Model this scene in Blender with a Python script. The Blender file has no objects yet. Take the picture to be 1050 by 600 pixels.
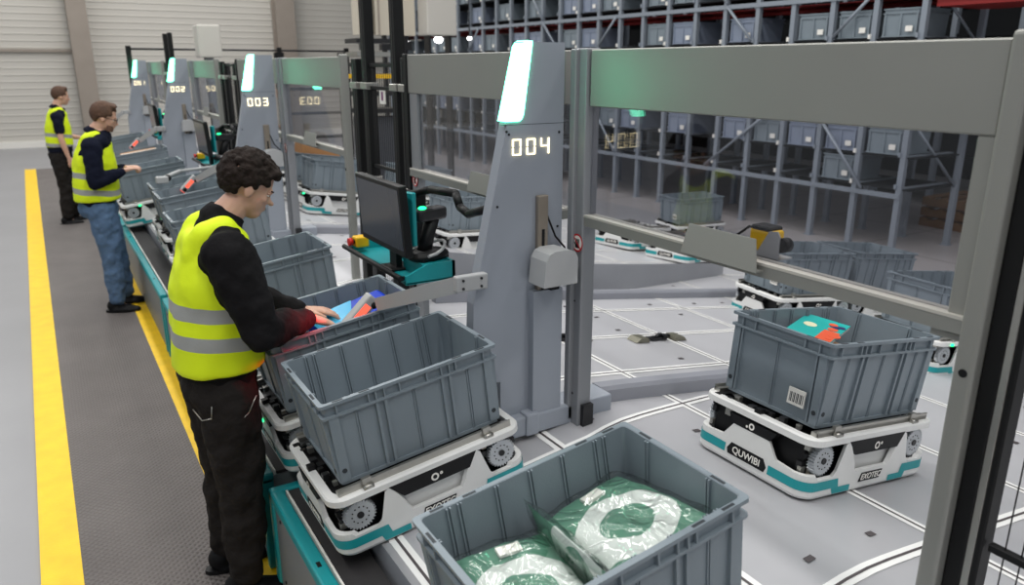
import bpy, bmesh, math, random
from math import sin, cos, pi, sqrt, atan, radians
from mathutils import Vector, Matrix
random.seed(7)
COL = bpy.context.scene.collection

# ------------------------------------------------------------------ materials
def lin(v):
    v /= 255.0
    return v / 12.92 if v <= 0.04045 else ((v + 0.055) / 1.055) ** 2.4
def rgb(r, g, b): return (lin(r), lin(g), lin(b), 1)
MATS = {}
def mat(name, col, rough=.5, metal=0, bump=0, bscale=60, var=0, vscale=4, emit=0, coat=0, spec=.5, bdist=.01):
    if name in MATS: return MATS[name]
    m = bpy.data.materials.new(name); m.use_nodes = True
    nt = m.node_tree; b = nt.nodes['Principled BSDF']
    b.inputs['Base Color'].default_value = col
    b.inputs['Roughness'].default_value = rough
    b.inputs['Metallic'].default_value = metal
    b.inputs['Specular IOR Level'].default_value = spec
    if coat: b.inputs['Coat Weight'].default_value = coat
    tc = nt.nodes.new('ShaderNodeTexCoord')
    if emit:
        b.inputs['Emission Color'].default_value = col; b.inputs['Emission Strength'].default_value = emit
    if var:
        n = nt.nodes.new('ShaderNodeTexNoise'); n.inputs['Scale'].default_value = vscale; n.inputs['Detail'].default_value = 5
        nt.links.new(tc.outputs['Object'], n.inputs['Vector'])
        mr = nt.nodes.new('ShaderNodeMapRange'); mr.inputs['From Min'].default_value = .3; mr.inputs['From Max'].default_value = .7
        mr.inputs['To Min'].default_value = 1 - var; mr.inputs['To Max'].default_value = 1 + var
        nt.links.new(n.outputs['Fac'], mr.inputs['Value'])
        h = nt.nodes.new('ShaderNodeHueSaturation'); h.inputs['Color'].default_value = col
        nt.links.new(mr.outputs['Result'], h.inputs['Value'])
        nt.links.new(h.outputs['Color'], b.inputs['Base Color'])
    if bump:
        n2 = nt.nodes.new('ShaderNodeTexNoise'); n2.inputs['Scale'].default_value = bscale; n2.inputs['Detail'].default_value = 4
        nt.links.new(tc.outputs['Object'], n2.inputs['Vector'])
        bp = nt.nodes.new('ShaderNodeBump'); bp.inputs['Strength'].default_value = bump; bp.inputs['Distance'].default_value = bdist
        nt.links.new(n2.outputs['Fac'], bp.inputs['Height']); nt.links.new(bp.outputs['Normal'], b.inputs['Normal'])
    MATS[name] = m
    return m
M_BIN = mat('bin_plastic', rgb(126, 137, 145), .40, bump=.05, bscale=200, var=.04)
M_BIND = mat('bin_slot', rgb(42, 48, 54), .6)
M_BIN2 = mat('pale_bin_plastic', rgb(132, 142, 160), .45, var=.05)
M_WHITE = mat('robot_white', rgb(226, 226, 224), .38, var=.03, bump=.05, bscale=30)
M_TEAL = mat('teal', rgb(22, 150, 156), .4)
M_BLACK = mat('black_plastic', rgb(17, 17, 19), .5, spec=.3)
M_DARK = mat('dark_steel', rgb(52, 52, 54), .4, metal=.6)
M_ALU = mat('brushed_metal', rgb(178, 176, 170), .32, metal=.85, bump=.05, bscale=90)
M_GEAR = mat('gear_metal', rgb(190, 194, 198), .4, metal=.55)
M_TOWER = mat('tower_grey', rgb(152, 158, 168), .42, metal=.15, var=.02)
M_PANEL = mat('panel_grey', rgb(150, 150, 145), .5, metal=.45, var=.02)
M_POST = mat('post_grey', rgb(140, 142, 146), .45, metal=.25)
M_BEIGE = mat('rail_top', rgb(196, 192, 184), .4, metal=.2)
M_BLKPOST = mat('black_paint', rgb(12, 12, 13), .5, spec=.3)
M_FLOORP = mat('platform_paint', rgb(184, 184, 188), .34, var=.04, vscale=3, bump=.02, bscale=8)
M_LINE = mat('line_white', rgb(238, 238, 236), .45)
M_LINED = mat('line_gap', rgb(78, 72, 74), .6)
M_KERB = mat('kerb_grey', rgb(140, 142, 150), .45, var=.03)
M_RAMPW = mat('ramp_side', rgb(150, 152, 158), .5, var=.04)
M_YEL = mat('yellow_strip', rgb(245, 200, 8), .5, var=.07, vscale=9, bump=.2, bscale=80)
M_RACK = mat('rack_steel', rgb(142, 150, 160), .45, metal=.3)
M_DARKSHADE = mat('dark_interior_shade', rgb(24, 26, 29), .7, spec=.2)  # near-black colour stands in for shade inside and behind the racks
M_RED = mat('red_paint', rgb(128, 14, 12), .6)
M_WALL = mat('wall_panel', rgb(200, 196, 188), .6, var=.02, vscale=.6)
M_COLUMN = mat('column_beige', rgb(150, 140, 130), .6, var=.04)
M_CREAM = mat('cream_metal', rgb(196, 188, 172), .5)
M_BOXGREY = mat('box_side', rgb(128, 132, 134), .5, var=.03)
M_BELT = mat('rubber_black', rgb(48, 46, 47), .7, bump=.1)
M_LABEL = mat('label_white', rgb(235, 232, 225), .6)
M_CARD = mat('cardboard', rgb(176, 128, 84), .8, var=.06)
M_COUP = mat('coupling_steel', rgb(120, 118, 104), .4, metal=.5)
M_WOOD = mat('pallet_wood', rgb(128, 96, 66), .85, var=.12)
M_YSENS = mat('sensor_yellow', rgb(236, 186, 10), .45)
M_REDB = mat('red_button', rgb(214, 30, 20), .35)
M_SCREEN = mat('screen_glass', rgb(66, 68, 76), .22)
M_SCANG = mat('scanner_grey', rgb(172, 173, 174), .45)
M_BEZ = mat('monitor_bezel', rgb(22, 22, 23), .45, spec=.3)
def emis(name, col, s):
    m = bpy.data.materials.new(name); m.use_nodes = True; nt = m.node_tree; nt.nodes.clear()
    e = nt.nodes.new('ShaderNodeEmission'); e.inputs[0].default_value = col; e.inputs[1].default_value = s
    o = nt.nodes.new('ShaderNodeOutputMaterial'); nt.links.new(e.outputs[0], o.inputs[0]); return m
M_LAMP = emis('status_light', (.14, 1.0, .54, 1), 8)
M_DIGIT = emis('digit_light', (1, .84, .50, 1), 4.5)
M_GLED = emis('green_led', (.02, 1, .3, 1), 3)
M_RLED = emis('red_led', (1, .12, .07, 1), 1.6)
M_WORK = emis('lamp_glow', (1, 1, 1, 1), 9)

def glass_mat():
    m = bpy.data.materials.new('window_glass'); m.use_nodes = True; nt = m.node_tree; nt.nodes.clear()
    t = nt.nodes.new('ShaderNodeBsdfTransparent'); t.inputs[0].default_value = (.86, .86, .88, 1)
    g = nt.nodes.new('ShaderNodeBsdfGlossy'); g.inputs['Roughness'].default_value = .012
    f = nt.nodes.new('ShaderNodeLayerWeight'); f.inputs[0].default_value = .5
    mx = nt.nodes.new('ShaderNodeMixShader'); o = nt.nodes.new('ShaderNodeOutputMaterial')
    pw = nt.nodes.new('ShaderNodeMath'); pw.operation = 'POWER'; pw.inputs[1].default_value = 3.2
    mm = nt.nodes.new('ShaderNodeMath'); mm.operation = 'MULTIPLY_ADD'; mm.inputs[1].default_value = .65; mm.inputs[2].default_value = .03
    nt.links.new(f.outputs['Facing'], pw.inputs[0]); nt.links.new(pw.outputs[0], mm.inputs[0]); nt.links.new(mm.outputs[0], mx.inputs[0])
    nt.links.new(t.outputs[0], mx.inputs[1]); nt.links.new(g.outputs[0], mx.inputs[2]); nt.links.new(mx.outputs[0], o.inputs[0])
    return m
M_GLASS = glass_mat()

def concrete(name, col, joints=0, rough=.35):
    m = mat(name, col, rough, var=.05, vscale=1.2, bump=.04, bscale=20)
    if joints:
        nt = m.node_tree; b = nt.nodes['Principled BSDF']; tc = [n for n in nt.nodes if n.type == 'TEX_COORD'][0]
        h = [n for n in nt.nodes if n.type == 'HUE_SAT'][0]
        br = nt.nodes.new('ShaderNodeTexBrick'); br.offset = 0; br.inputs['Scale'].default_value = 1
        br.inputs['Brick Width'].default_value = joints; br.inputs['Row Height'].default_value = joints
        br.inputs['Mortar Size'].default_value = .012; br.inputs['Mortar'].default_value = tuple(c * .45 for c in col[:3]) + (1,)
        nt.links.new(tc.outputs['Object'], br.inputs['Vector'])
        nt.links.new(h.outputs['Color'], br.inputs['Color1']); nt.links.new(h.outputs['Color'], br.inputs['Color2'])
        nt.links.new(br.outputs['Color'], b.inputs['Base Color'])
    return m
M_CONC = concrete('concrete', rgb(144, 144, 147))
M_CONC2 = concrete('slab_concrete', rgb(158, 154, 154), 1.4)

def tread_mat():
    m = mat('mat_rubber', rgb(104, 98, 95), .62); nt = m.node_tree; b = nt.nodes['Principled BSDF']
    tc = [n for n in nt.nodes if n.type == 'TEX_COORD'][0]
    def wave(rz, sc):
        mp = nt.nodes.new('ShaderNodeMapping'); mp.inputs['Rotation'].default_value = (0, 0, rz)
        w = nt.nodes.new('ShaderNodeTexWave'); w.inputs['Scale'].default_value = sc; w.inputs['Distortion'].default_value = 0
        nt.links.new(tc.outputs['Object'], mp.inputs[0]); nt.links.new(mp.outputs[0], w.inputs['Vector']); return w
    a = wave(radians(45), 13); c = wave(radians(-45), 13)
    mu = nt.nodes.new('ShaderNodeMath'); mu.operation = 'MULTIPLY'
    nt.links.new(a.outputs['Fac'], mu.inputs[0]); nt.links.new(c.outputs['Fac'], mu.inputs[1])
    bp = nt.nodes.new('ShaderNodeBump'); bp.inputs['Strength'].default_value = .75; bp.inputs['Distance'].default_value = .008
    nt.links.new(mu.outputs[0], bp.inputs['Height']); nt.links.new(bp.outputs[0], b.inputs['Normal'])
    n = nt.nodes.new('ShaderNodeTexNoise'); n.inputs['Scale'].default_value = 2.5; n.inputs['Detail'].default_value = 6
    nt.links.new(tc.outputs['Object'], n.inputs['Vector'])
    r = nt.nodes.new('ShaderNodeValToRGB'); r.color_ramp.elements[0].color = rgb(92, 86, 84); r.color_ramp.elements[1].color = rgb(116, 110, 107)
    nt.links.new(n.outputs['Fac'], r.inputs[0]); nt.links.new(r.outputs[0], b.inputs['Base Color'])
    return m
M_MAT = tread_mat()

# ------------------------------------------------------------------ mesh builder
class MB:
    def __init__(s): s.bm = bmesh.new(); s.mats = []
    def mi(s, m):
        if m not in s.mats: s.mats.append(m)
        return s.mats.index(m)
    def face(s, vs, m, smooth=False):
        try: f = s.bm.faces.new(vs)
        except ValueError: return None
        f.material_index = s.mi(m); f.smooth = smooth; return f
    def box(s, x0, x1, y0, y1, z0, z1, m, M=None):
        p = [Vector((x, y, z)) for z in (z0, z1) for y in (y0, y1) for x in (x0, x1)]
        if M: p = [M @ q for q in p]
        v = [s.bm.verts.new(q) for q in p]
        for f in ((0, 2, 3, 1), (4, 5, 7, 6), (0, 1, 5, 4), (2, 6, 7, 3), (0, 4, 6, 2), (1, 3, 7, 5)):
            s.face([v[i] for i in f], m)
    def quad(s, pts, m): s.face([s.bm.verts.new(Vector(p)) for p in pts], m)
    def bevbox(s, x0, x1, y0, y1, z0, z1, m, r=.01, seg=3, M=None):
        t = bmesh.new(); bmesh.ops.create_cube(t, size=1)
        for v in t.verts: v.co = Vector(((x0+x1)/2 + v.co.x*(x1-x0), (y0+y1)/2 + v.co.y*(y1-y0), (z0+z1)/2 + v.co.z*(z1-z0)))
        bmesh.ops.bevel(t, geom=t.edges[:], offset=r, segments=seg, profile=.5, affect='EDGES', clamp_overlap=True)
        s.absorb(t, m, M, smooth=False)
    def absorb(s, t, m, M=None, smooth=False):
        mp = {}
        for v in t.verts: mp[v] = s.bm.verts.new((M @ v.co) if M else v.co)
        for f in t.faces: s.face([mp[v] for v in f.verts], m, smooth)
        t.free()
    def prism(s, poly, axis, a0, a1, m, M=None, mcap=None):
        # poly 2D; axis 'x': (y,z); 'y': (x,z); 'z': (x,y)
        def P(u, v, a):
            q = {'x': (a, u, v), 'y': (u, a, v), 'z': (u, v, a)}[axis]; q = Vector(q); return M @ q if M else q
        A = [s.bm.verts.new(P(u, v, a0)) for u, v in poly]; B = [s.bm.verts.new(P(u, v, a1)) for u, v in poly]
        n = len(poly)
        s.face(A[::-1], mcap or m); s.face(B, mcap or m)
        for i in range(n): s.face([A[i], A[(i+1) % n], B[(i+1) % n], B[i]], m)
    def cyl(s, p0, p1, r, m, n=12, r1=None, caps=True, smooth=True):
        p0, p1 = Vector(p0), Vector(p1); d = (p1-p0).normalized()
        a = d.orthogonal().normalized(); b = d.cross(a); r1 = r if r1 is None else r1
        A = [s.bm.verts.new(p0 + r*(a*cos(2*pi*i/n)+b*sin(2*pi*i/n))) for i in range(n)]
        B = [s.bm.verts.new(p1 + r1*(a*cos(2*pi*i/n)+b*sin(2*pi*i/n))) for i in range(n)]
        for i in range(n): s.face([A[i], A[(i+1) % n], B[(i+1) % n], B[i]], m, smooth)
        if caps: s.face(A[::-1], m); s.face(B, m)
    def tube(s, pts, r, m, n=8):
        for a, b in zip(pts[:-1], pts[1:]): s.cyl(a, b, r, m, n)
        for p in pts[1:-1]: s.ball(p, (r, r, r), m, 8, 6)
    def ball(s, c, r, m, nu=16, nv=10, M=None):
        t = bmesh.new(); bmesh.ops.create_uvsphere(t, u_segments=nu, v_segments=nv, radius=1)
        for v in t.verts: v.co = Vector((c[0]+v.co.x*r[0], c[1]+v.co.y*r[1], c[2]+v.co.z*r[2]))
        s.absorb(t, m, M, True)
    def loft(s, rings, m, cap0=True, cap1=True, smooth=False):
        R = [[s.bm.verts.new(Vector(p)) for p in r] for r in rings]; n = len(R[0])
        for a, b in zip(R[:-1], R[1:]):
            for i in range(n): s.face([a[i], a[(i+1) % n], b[(i+1) % n], b[i]], m, smooth)
        if cap0: s.face(R[0][::-1], m)
        if cap1: s.face(R[-1], m)
    def build(s, name, parent=None, loc=None, rot=None, recalc=True):
        if recalc: bmesh.ops.recalc_face_normals(s.bm, faces=s.bm.faces[:])
        me = bpy.data.meshes.new(name); s.bm.to_mesh(me); s.bm.free()
        for m in s.mats: me.materials.append(m)
        o = bpy.data.objects.new(name, me); COL.objects.link(o)
        if parent: o.parent = parent
        if loc: o.location = loc
        if rot: o.rotation_euler = rot
        return o
def empty(name, loc=(0, 0, 0), rot=(0, 0, 0), label=None, cat=None, group=None):
    o = bpy.data.objects.new(name, None); COL.objects.link(o); o.location = loc; o.rotation_euler = rot
    o.empty_display_size = .1
    if label: tag(o, label, cat, group)
    return o
def tag(o, label=None, cat=None, group=None, kind=None):
    if label: o['label'] = label
    if cat: o['category'] = cat
    if group: o['group'] = group
    if kind: o['kind'] = kind
    return o
CH = {}
def kids(o): return [c for c in bpy.data.objects if c.parent == o]
def copy_tree(o, parent=None):
    c = o.copy(); COL.objects.link(c)
    if parent: c.parent = parent
    if o.name not in CH: CH[o.name] = kids(o)
    for ch in CH[o.name]: copy_tree(ch, c)
    return c
def rrect(L, W, r, z, n=4):
    pts = []
    for cx, cy, a0 in ((L/2-r, W/2-r, 0), (-L/2+r, W/2-r, 90), (-L/2+r, -W/2+r, 180), (L/2-r, -W/2+r, 270)):
        for i in range(n+1):
            a = radians(a0 + 90*i/n); pts.append((cx+r*cos(a), cy+r*sin(a), z))
    return pts
def text_mesh(txt, size, depth, m, M, name, parent, shear=0, bold=.0):
    cu = bpy.data.curves.new('tmp', 'FONT'); cu.body = txt; cu.size = size; cu.extrude = depth; cu.align_x = 'CENTER'; cu.align_y = 'CENTER'
    cu.shear = shear; cu.offset = bold
    ob = bpy.data.objects.new('tmp', cu); COL.objects.link(ob)
    dg = bpy.context.evaluated_depsgraph_get()
    me = bpy.data.meshes.new_from_object(ob.evaluated_get(dg))
    bpy.data.objects.remove(ob); bpy.data.curves.remove(cu)
    me.transform(M); me.materials.clear(); me.materials.append(m)
    o = bpy.data.objects.new(name, me); COL.objects.link(o); o.parent = parent
    return o
def basis(o, x, y):
    x = Vector(x).normalized(); y = Vector(y); z = x.cross(y).normalized(); y = z.cross(x)
    M = Matrix((x, y, z)).transposed().to_4x4(); M.translation = Vector(o); return M

# ------------------------------------------------------------------ floor surfaces
PITCH = 4.13
def ridge(x): return .673 - .145*(sqrt((x-1.85)**2+.12**2)-.12)
def floorz(x): return max(ridge(x), 0.006)

fb = MB(); fb.quad([(-8, -3, 0), (7.6, -3, 0), (7.6, 26, 0), (-8, 26, 0)], M_CONC)
tag(fb.build('floor', recalc=False), kind='structure')
fb = MB(); fb.quad([(7.6, -3, 0), (22, -3, 0), (22, 26, 0), (7.6, 26, 0)], M_CONC2)
tag(fb.build('floor', recalc=False), kind='structure')

# humped track platform the robots drive on
def surface_grid(xs, ys, zf, m, name, skirt=None):
    b = MB(); g = [[b.bm.verts.new((x, y, zf(x, y))) for x in xs] for y in ys]
    for j in range(len(ys)-1):
        for i in range(len(xs)-1): b.face([g[j][i], g[j][i+1], g[j+1][i+1], g[j+1][i]], m, True)
    # skirts to the ground
    def sk(a, c): b.face([a, c, b.bm.verts.new((c.co.x, c.co.y, 0)), b.bm.verts.new((a.co.x, a.co.y, 0))], M_RAMPW)
    for i in range(len(xs)-1): sk(g[0][i], g[0][i+1]); sk(g[-1][i+1], g[-1][i])
    for j in range(len(ys)-1): sk(g[j+1][0], g[j][0]); sk(g[j][-1], g[j+1][-1])
    return b.build(name, recalc=False)
xs = [.78 + i*.06 for i in range(99)]; ys = [-1.5, 4.3, 10, 17.5]
tag(surface_grid(xs, ys, lambda x, y: floorz(x), M_FLOORP, 'floor'), kind='structure')
# painted guide lines, each a pair of white bands with a dark joint between
def guide_lines():
    b = MB()
    def strip(pts, w, lift, m):
        prev = None
        for (x, y), (dx, dy) in pts:
            n = Vector((-dy, dx)).normalized()*w/2
            a = b.bm.verts.new((x+n.x, y+n.y, floorz(x+n.x)+lift)); c = b.bm.verts.new((x-n.x, y-n.y, floorz(x-n.x)+lift))
            if prev: b.face([prev[0], prev[1], c, a], m)
            prev = (a, c)
    for k in range(-1, 9):
        x = .83+.74*k
        if x < .8 or x > 6: continue
        P = [((x, -1.4), (0, 1)), ((x, 17), (0, 1))]
        strip(P, .05, .002, M_LINE); strip(P, .010, .0032, M_LINED)
    for k in range(-2, 30):
        y = 1.10+.55*k
        if k in (-2, -1, 1): continue
        P = [((.8+i*.1, y+(.15*min(1, max(0, (i*.1-.9)/.8)) if k == 2 else 0)), (1, 0)) for i in range(54)]
        strip(P, .05, .0024, M_LINE); strip(P, .010, .0036, M_LINED)
    for k in range(-1, 5):     # punched sensor slots
        for j in range(-1, 20):
            for dx, dy in ((.2, .12), (.5, .12), (.2, .42), (.55, .40)):
                x = .83+.74*k+dx; y = 1.10+.55*j+dy
                if x < .8: continue
                P = [((x, y), (1, 0)), ((x+.035, y), (1, 0))]
                if random.random() < .55: strip(P, .022, .0036, M_LINED)
    return b.build('trim_1')
tag(guide_lines(), kind='structure')
# raised neighbouring ramp and its grey side wall
def ramp():
    b = MB()
    E = [(1.9, 4.3), (2.6, 4.3), (3.3, 4.3), (3.6, 4.38), (4.0, 4.5), (4.6, 4.7), (5.35, 4.95)]
    def zt(x): return max(.97-.20*(x-2.0), floorz(x)+.05)
    lo = [b.bm.verts.new((x, y, 0)) for x, y in E]; hi = [b.bm.verts.new((x, y, zt(x))) for x, y in E]
    hi2 = [b.bm.verts.new((x, y, zt(x))) for x, y in E]
    bk = [b.bm.verts.new((x, y+.45, floorz(x)+.004)) for x, y in E]
    for i in range(len(E)-1):
        b.face([lo[i], lo[i+1], hi[i+1], hi[i]], M_RAMPW); b.face([hi2[i], hi2[i+1], bk[i+1], bk[i]], M_FLOORP, True)
    b.face([lo[0], hi[0], bk[0]], M_RAMPW)
    for i in range(len(E)-1):   # bright edge line
        (x0, y0), (x1, y1) = E[i], E[i+1]
        def q(x, y, d): return (x, y+d, zt(x)+.003 - (zt(x)-floorz(x)-.01)*d/.45)
        b.quad([q(x0, y0, .03), q(x1, y1, .03), q(x1, y1, .09), q(x0, y0, .09)], M_LINE)
    for x in (3.1, 3.84, 4.58):
        y = 4.3 if x < 3.3 else 4.3+(x-3.3)*.32
        def q(x, d): return (x, y+d, zt(x)+.004-(zt(x)-floorz(x)-.01)*d/.45)
        b.quad([q(x-.03, .1), q(x+.03, .1), q(x+.03, .44), q(x-.03, .44)], M_LINE)
    return b.build('floor', recalc=False)
tag(ramp(), kind='structure')
# kerbs between lanes
def kerb(x0, x1, y, h, w, name='kerb'):
    b = MB(); n = max(2, int((x1-x0)/.1)); rings = []
    for i in range(n+1):
        x = x0+(x1-x0)*i/n; z = floorz(x)-.01
        rings.append([(x, y-w/2, z), (x, y-w/2, z+h*.8), (x, y-w/2+.012, z+h), (x, y+w/2, z+h), (x, y+w/2, z)])
    b.loft(rings, M_KERB)
    return b.build(name)
for i in range(4):
    y = 2.46+PITCH*i
    L = ['grey kerb rail running right from the big tower towards the lone loaded robot', 'grey kerb rail beside the second tower, the one showing 003', 'grey kerb rail beside the third tower in the row', 'grey kerb rail beside the farthest tower'][i]
    tag(kerb(1.93, 4.2, y, .085, .07), L, 'kerb', 'lane kerbs')
tag(kerb(1.95, 2.95, 4.17, .10, .06), 'short grey kerb block at the foot of the grey ramp wall', 'kerb', 'lane kerbs')
tag(kerb(3.0, 5.0, 4.17, .07, .06), 'long thin grey kerb along the foot of the grey ramp wall', 'kerb', 'lane kerbs')
# little steel coupling devices lying on the floor
def coupling(x, y, label):
    t = empty('floor_coupling', (x, y, floorz(x)), (0, radians(8), 0), label, 'coupling', 'steel couplings on the platform floor')
    for sx in (-1, 1):
        b = MB(); b.prism([(sx*.10, .004), (sx*.20, .004), (sx*.17, .028), (sx*.11, .028)], 'y', -.045, .045, M_COUP); b.build('end_plate', t)
    b = MB(); b.tube([(-.10, -.01, .02), (-.03, -.01, .025), (.03, .01, .03), (.10, .01, .02)], .010, M_DARK)
    b.box(-.06, .06, -.02, .02, .004, .02, M_DARK); b.box(.02, .05, -.03, .03, .015, .035, M_BLACK); b.build('hinge_bar', t)
coupling(2.95, 3.20, 'steel coupling on the white floor in the middle of the lane')
coupling(2.30, 3.28, 'steel coupling mostly hidden behind the post with the round sign')

# standing mat and yellow strips (thing with parts)
wm = empty('standing_mat', (0, 0, 0), (0, 0, 0), 'long dark grey ribbed anti-fatigue mat with yellow edges beside the stations', 'mat')
b = MB(); b.prism([(-.14, -2), (.47, -2), (.47, 18.9), (-.24, 18.9)], 'z', .0, .012, M_MAT); b.build('rubber_field', wm)
b = MB()
b.prism([(-.235, -2), (-.095, -2), (-.24, 18.9), (-.44, 18.9)], 'z', .0, .014, M_YEL); b.build('yellow_edge', wm)
b = MB(); b.prism([(.465, -2), (.60, -2), (.60, 18.9), (.465, 18.9)], 'z', 0, .0145, M_YEL); b.build('yellow_edge', wm)

# walls
def wall_back():
    b = MB(); y = 24.2; z = 0; n = 0
    prof = [(y, 0)]
    while z < 9:
        z += .17; prof += [(y, z-.03), (y-.012, z-.02), (y-.012, z), (y, z+.01)]
    for (a, za), (c, zc) in zip(prof[:-1], prof[1:]):
        b.quad([(-10, a, za), (22, a, za), (22, c, zc), (-10, c, zc)], M_WALL)
    return b.build('wall_back', recalc=False)
tag(wall_back(), kind='structure')
b = MB(); b.box(-10, 1.05, 24.12, 24.2, 2.43, 2.50, M_COLUMN); tag(b.build('trim_2'), kind='structure')
b = MB(); b.box(-10, 22, 24.13, 24.2, 0, .16, M_LABEL); tag(b.build('baseboard_back'), kind='structure')
def column(x, w, name):
    b = MB(); b.box(x-w/2, x+w/2, 23.55, 23.60, 0, 8, M_COLUMN); b.box(x-w/2, x+w/2, 24.0, 24.05, 0, 8, M_COLUMN)
    b.box(x-.03, x+.03, 23.6, 24.0, 0, 8, M_COLUMN); tag(b.build(name), kind='structure')
column(1.2, .46, 'trim_3'); column(6.55, .55, 'trim_4'); column(12.2, .5, 'trim_5')
b = MB(); b.box(15.0, 15.1, -3, 26, 0, 9, M_DARKSHADE); tag(b.build('wall_right'), kind='structure')  # wall coloured near-black to stand in for the unlit hall depth

# ------------------------------------------------------------------ storage bins
def bin_parts():
    L, W, H = .65, .45, .31
    def body(inner_lines=True):
        b = MB()
        b.loft([rrect(L-.06, W-.06, .014, 0), rrect(L-.022, W-.022, .014, H), ], M_BIN, cap1=False)
        b.loft([rrect(L-.022, W-.022, .014, H), rrect(L-.034, W-.034, .012, H), rrect(L-.072, W-.072, .012, .012)], M_BIN, cap0=False)
        # rim lips
        for z0, z1, e in ((H-.010, H+.001, 0), (H-.052, H-.044, .004), (.0, .012, .045)):
            for a in (z0,):
                b.loft([rrect(L-e, W-e, .012, z0), rrect(L-e, W-e, .012, z1), rrect(L-.03 if z1 > .2 else L-.066, W-.03 if z1 > .2 else W-.066, .010, z1)], M_BIN, cap0=False, cap1=False)
                b.loft([rrect(L-e, W-e, .012, z0), rrect(L-.032 if z0 > .1 else L-.066, W-.032 if z0 > .1 else W-.066, .010, z0)], M_BIN, cap0=False, cap1=False)
        def rib(side, s, w=.010, d=.012, z0=.012, z1=H-.048):
            # vertical rib on a side
            half = (W if side in 'ab' else L)/2; sg = 1 if side in 'ac' else -1
            def wall(z): return sg*(half-.030+.019*z/H)
            def pt(u, z, o):
                q = wall(z)+sg*o
                return (u, q, z) if side in 'ab' else (q, u, z)
            P = [pt(s-w/2, z0, -.003), pt(s+w/2, z0, -.003), pt(s+w/2, z1, -.003), pt(s-w/2, z1, -.003)]
            Q = [pt(s-w/2, z0, d), pt(s+w/2, z0, d), pt(s+w/2, z1, d*.75), pt(s-w/2, z1, d*.75)]
            b.loft([P, Q], M_BIN, cap0=False)
        for sd in 'ab':
            for s in (-.285, .285): rib(sd, s, .034)
            for s in (-.135, -.105, .105, .135): rib(sd, s)
            for s in (-.205, .0, .205):
                rib(sd, s-.004, .0035, .005); rib(sd, s+.004, .0035, .005)
        for sd in 'cd':
            for s in (-.19, .19): rib(sd, s, .030)
            for s in (.0,):
                rib(sd, s-.004, .0035, .005); rib(sd, s+.004, .0035, .005)
            for s in (-.165, .165): rib(sd, s, .006)
        # short stubs between lips
        for sd in 'ab':
            for s in (-.27, -.16, -.135, -.105, -.05, .05, .105, .135, .16, .27): rib(sd, s, .005, .012, H-.046, H-.006)
        for sd in 'cd':
            for s in (-.17, -.11, .11, .17): rib(sd, s, .005, .012, H-.046, H-.006)
        # inner ribs
        if inner_lines:
            for sd, SS in (('a', (-.235, -.205, -.10, .0, .10, .205, .235)), ('b', (-.235, -.205, -.10, .0, .10, .205, .235)), ('c', (-.11, .11)), ('d', (-.11, .11))):
                half = (W if sd in 'ab' else L)/2; sg = 1 if sd in 'ac' else -1
                for s0 in SS:
                    for s in (s0-.0045, s0+.0045):
                        def pt(u, z, o):
                            q = sg*(half-.0362+.0192*z/H-o); return (u, q, z) if sd in 'ab' else (q, u, z)
                        P = [pt(s-.002, .014, -.002), pt(s+.002, .014, -.002), pt(s+.002, H-.002, -.002), pt(s-.002, H-.002, -.002)]
                        Q = [pt(s-.002, .014, .007), pt(s+.002, .014, .007), pt(s+.002, H-.002, .007), pt(s-.002, H-.002, .007)]
                        b.loft([P, Q], M_BIN, cap0=False)
        # bottom flange holes and corner bosses
        for sx in (-1, 1):
            for sy in (-1, 1):
                b.cyl((sx*.285, sy*(W/2-.022), .055), (sx*.285, sy*(W/2-.0135), .055), .009, M_BIND, 8)
                b.cyl((sx*(L/2-.022), sy*.19, .055), (sx*(L/2-.0135), sy*.19, .055), .009, M_BIND, 8)
        # slots in the rim
        for sy in (-1, 1):
            for x in (-.26, -.17, .17, .26): b.box(x-.018, x+.018, sy*(W/2-.008)-.004, sy*(W/2-.008)+.004, H-.004, H+.0018, M_BIND)
        for sx in (-1, 1):
            for y in (-.13, .13): b.box(sx*(L/2-.008)-.004, sx*(L/2-.008)+.004, y-.022, y+.022, H-.004, H+.0018, M_BIND)
        return b
    return body
_body = bin_parts()()
bin0 = _body.build('storage_bin')
def make_label(parent, M=None):
    b = MB()
    b.box(-.3165, -.3125, -.15, -.08, .055, .115, M_LABEL)
    for i in range(9):
        y = -.145+.0068*i; b.box(-.3172, -.3160, y, y+.002+.002*(i % 2), .065, .10, M_BIND)
    return b.build('barcode_label', parent)
make_bin_used = [False]
TILT = .14
def place(proto_root, used, loc, rot, label, group, name=None):
    o = proto_root if not used[0] else copy_tree(proto_root)
    used[0] = True
    o.location = loc; o.rotation_euler = rot; tag(o, label, None, group); return o
tag(bin0, 'x', 'bin', 'grey bins on robots')

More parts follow.
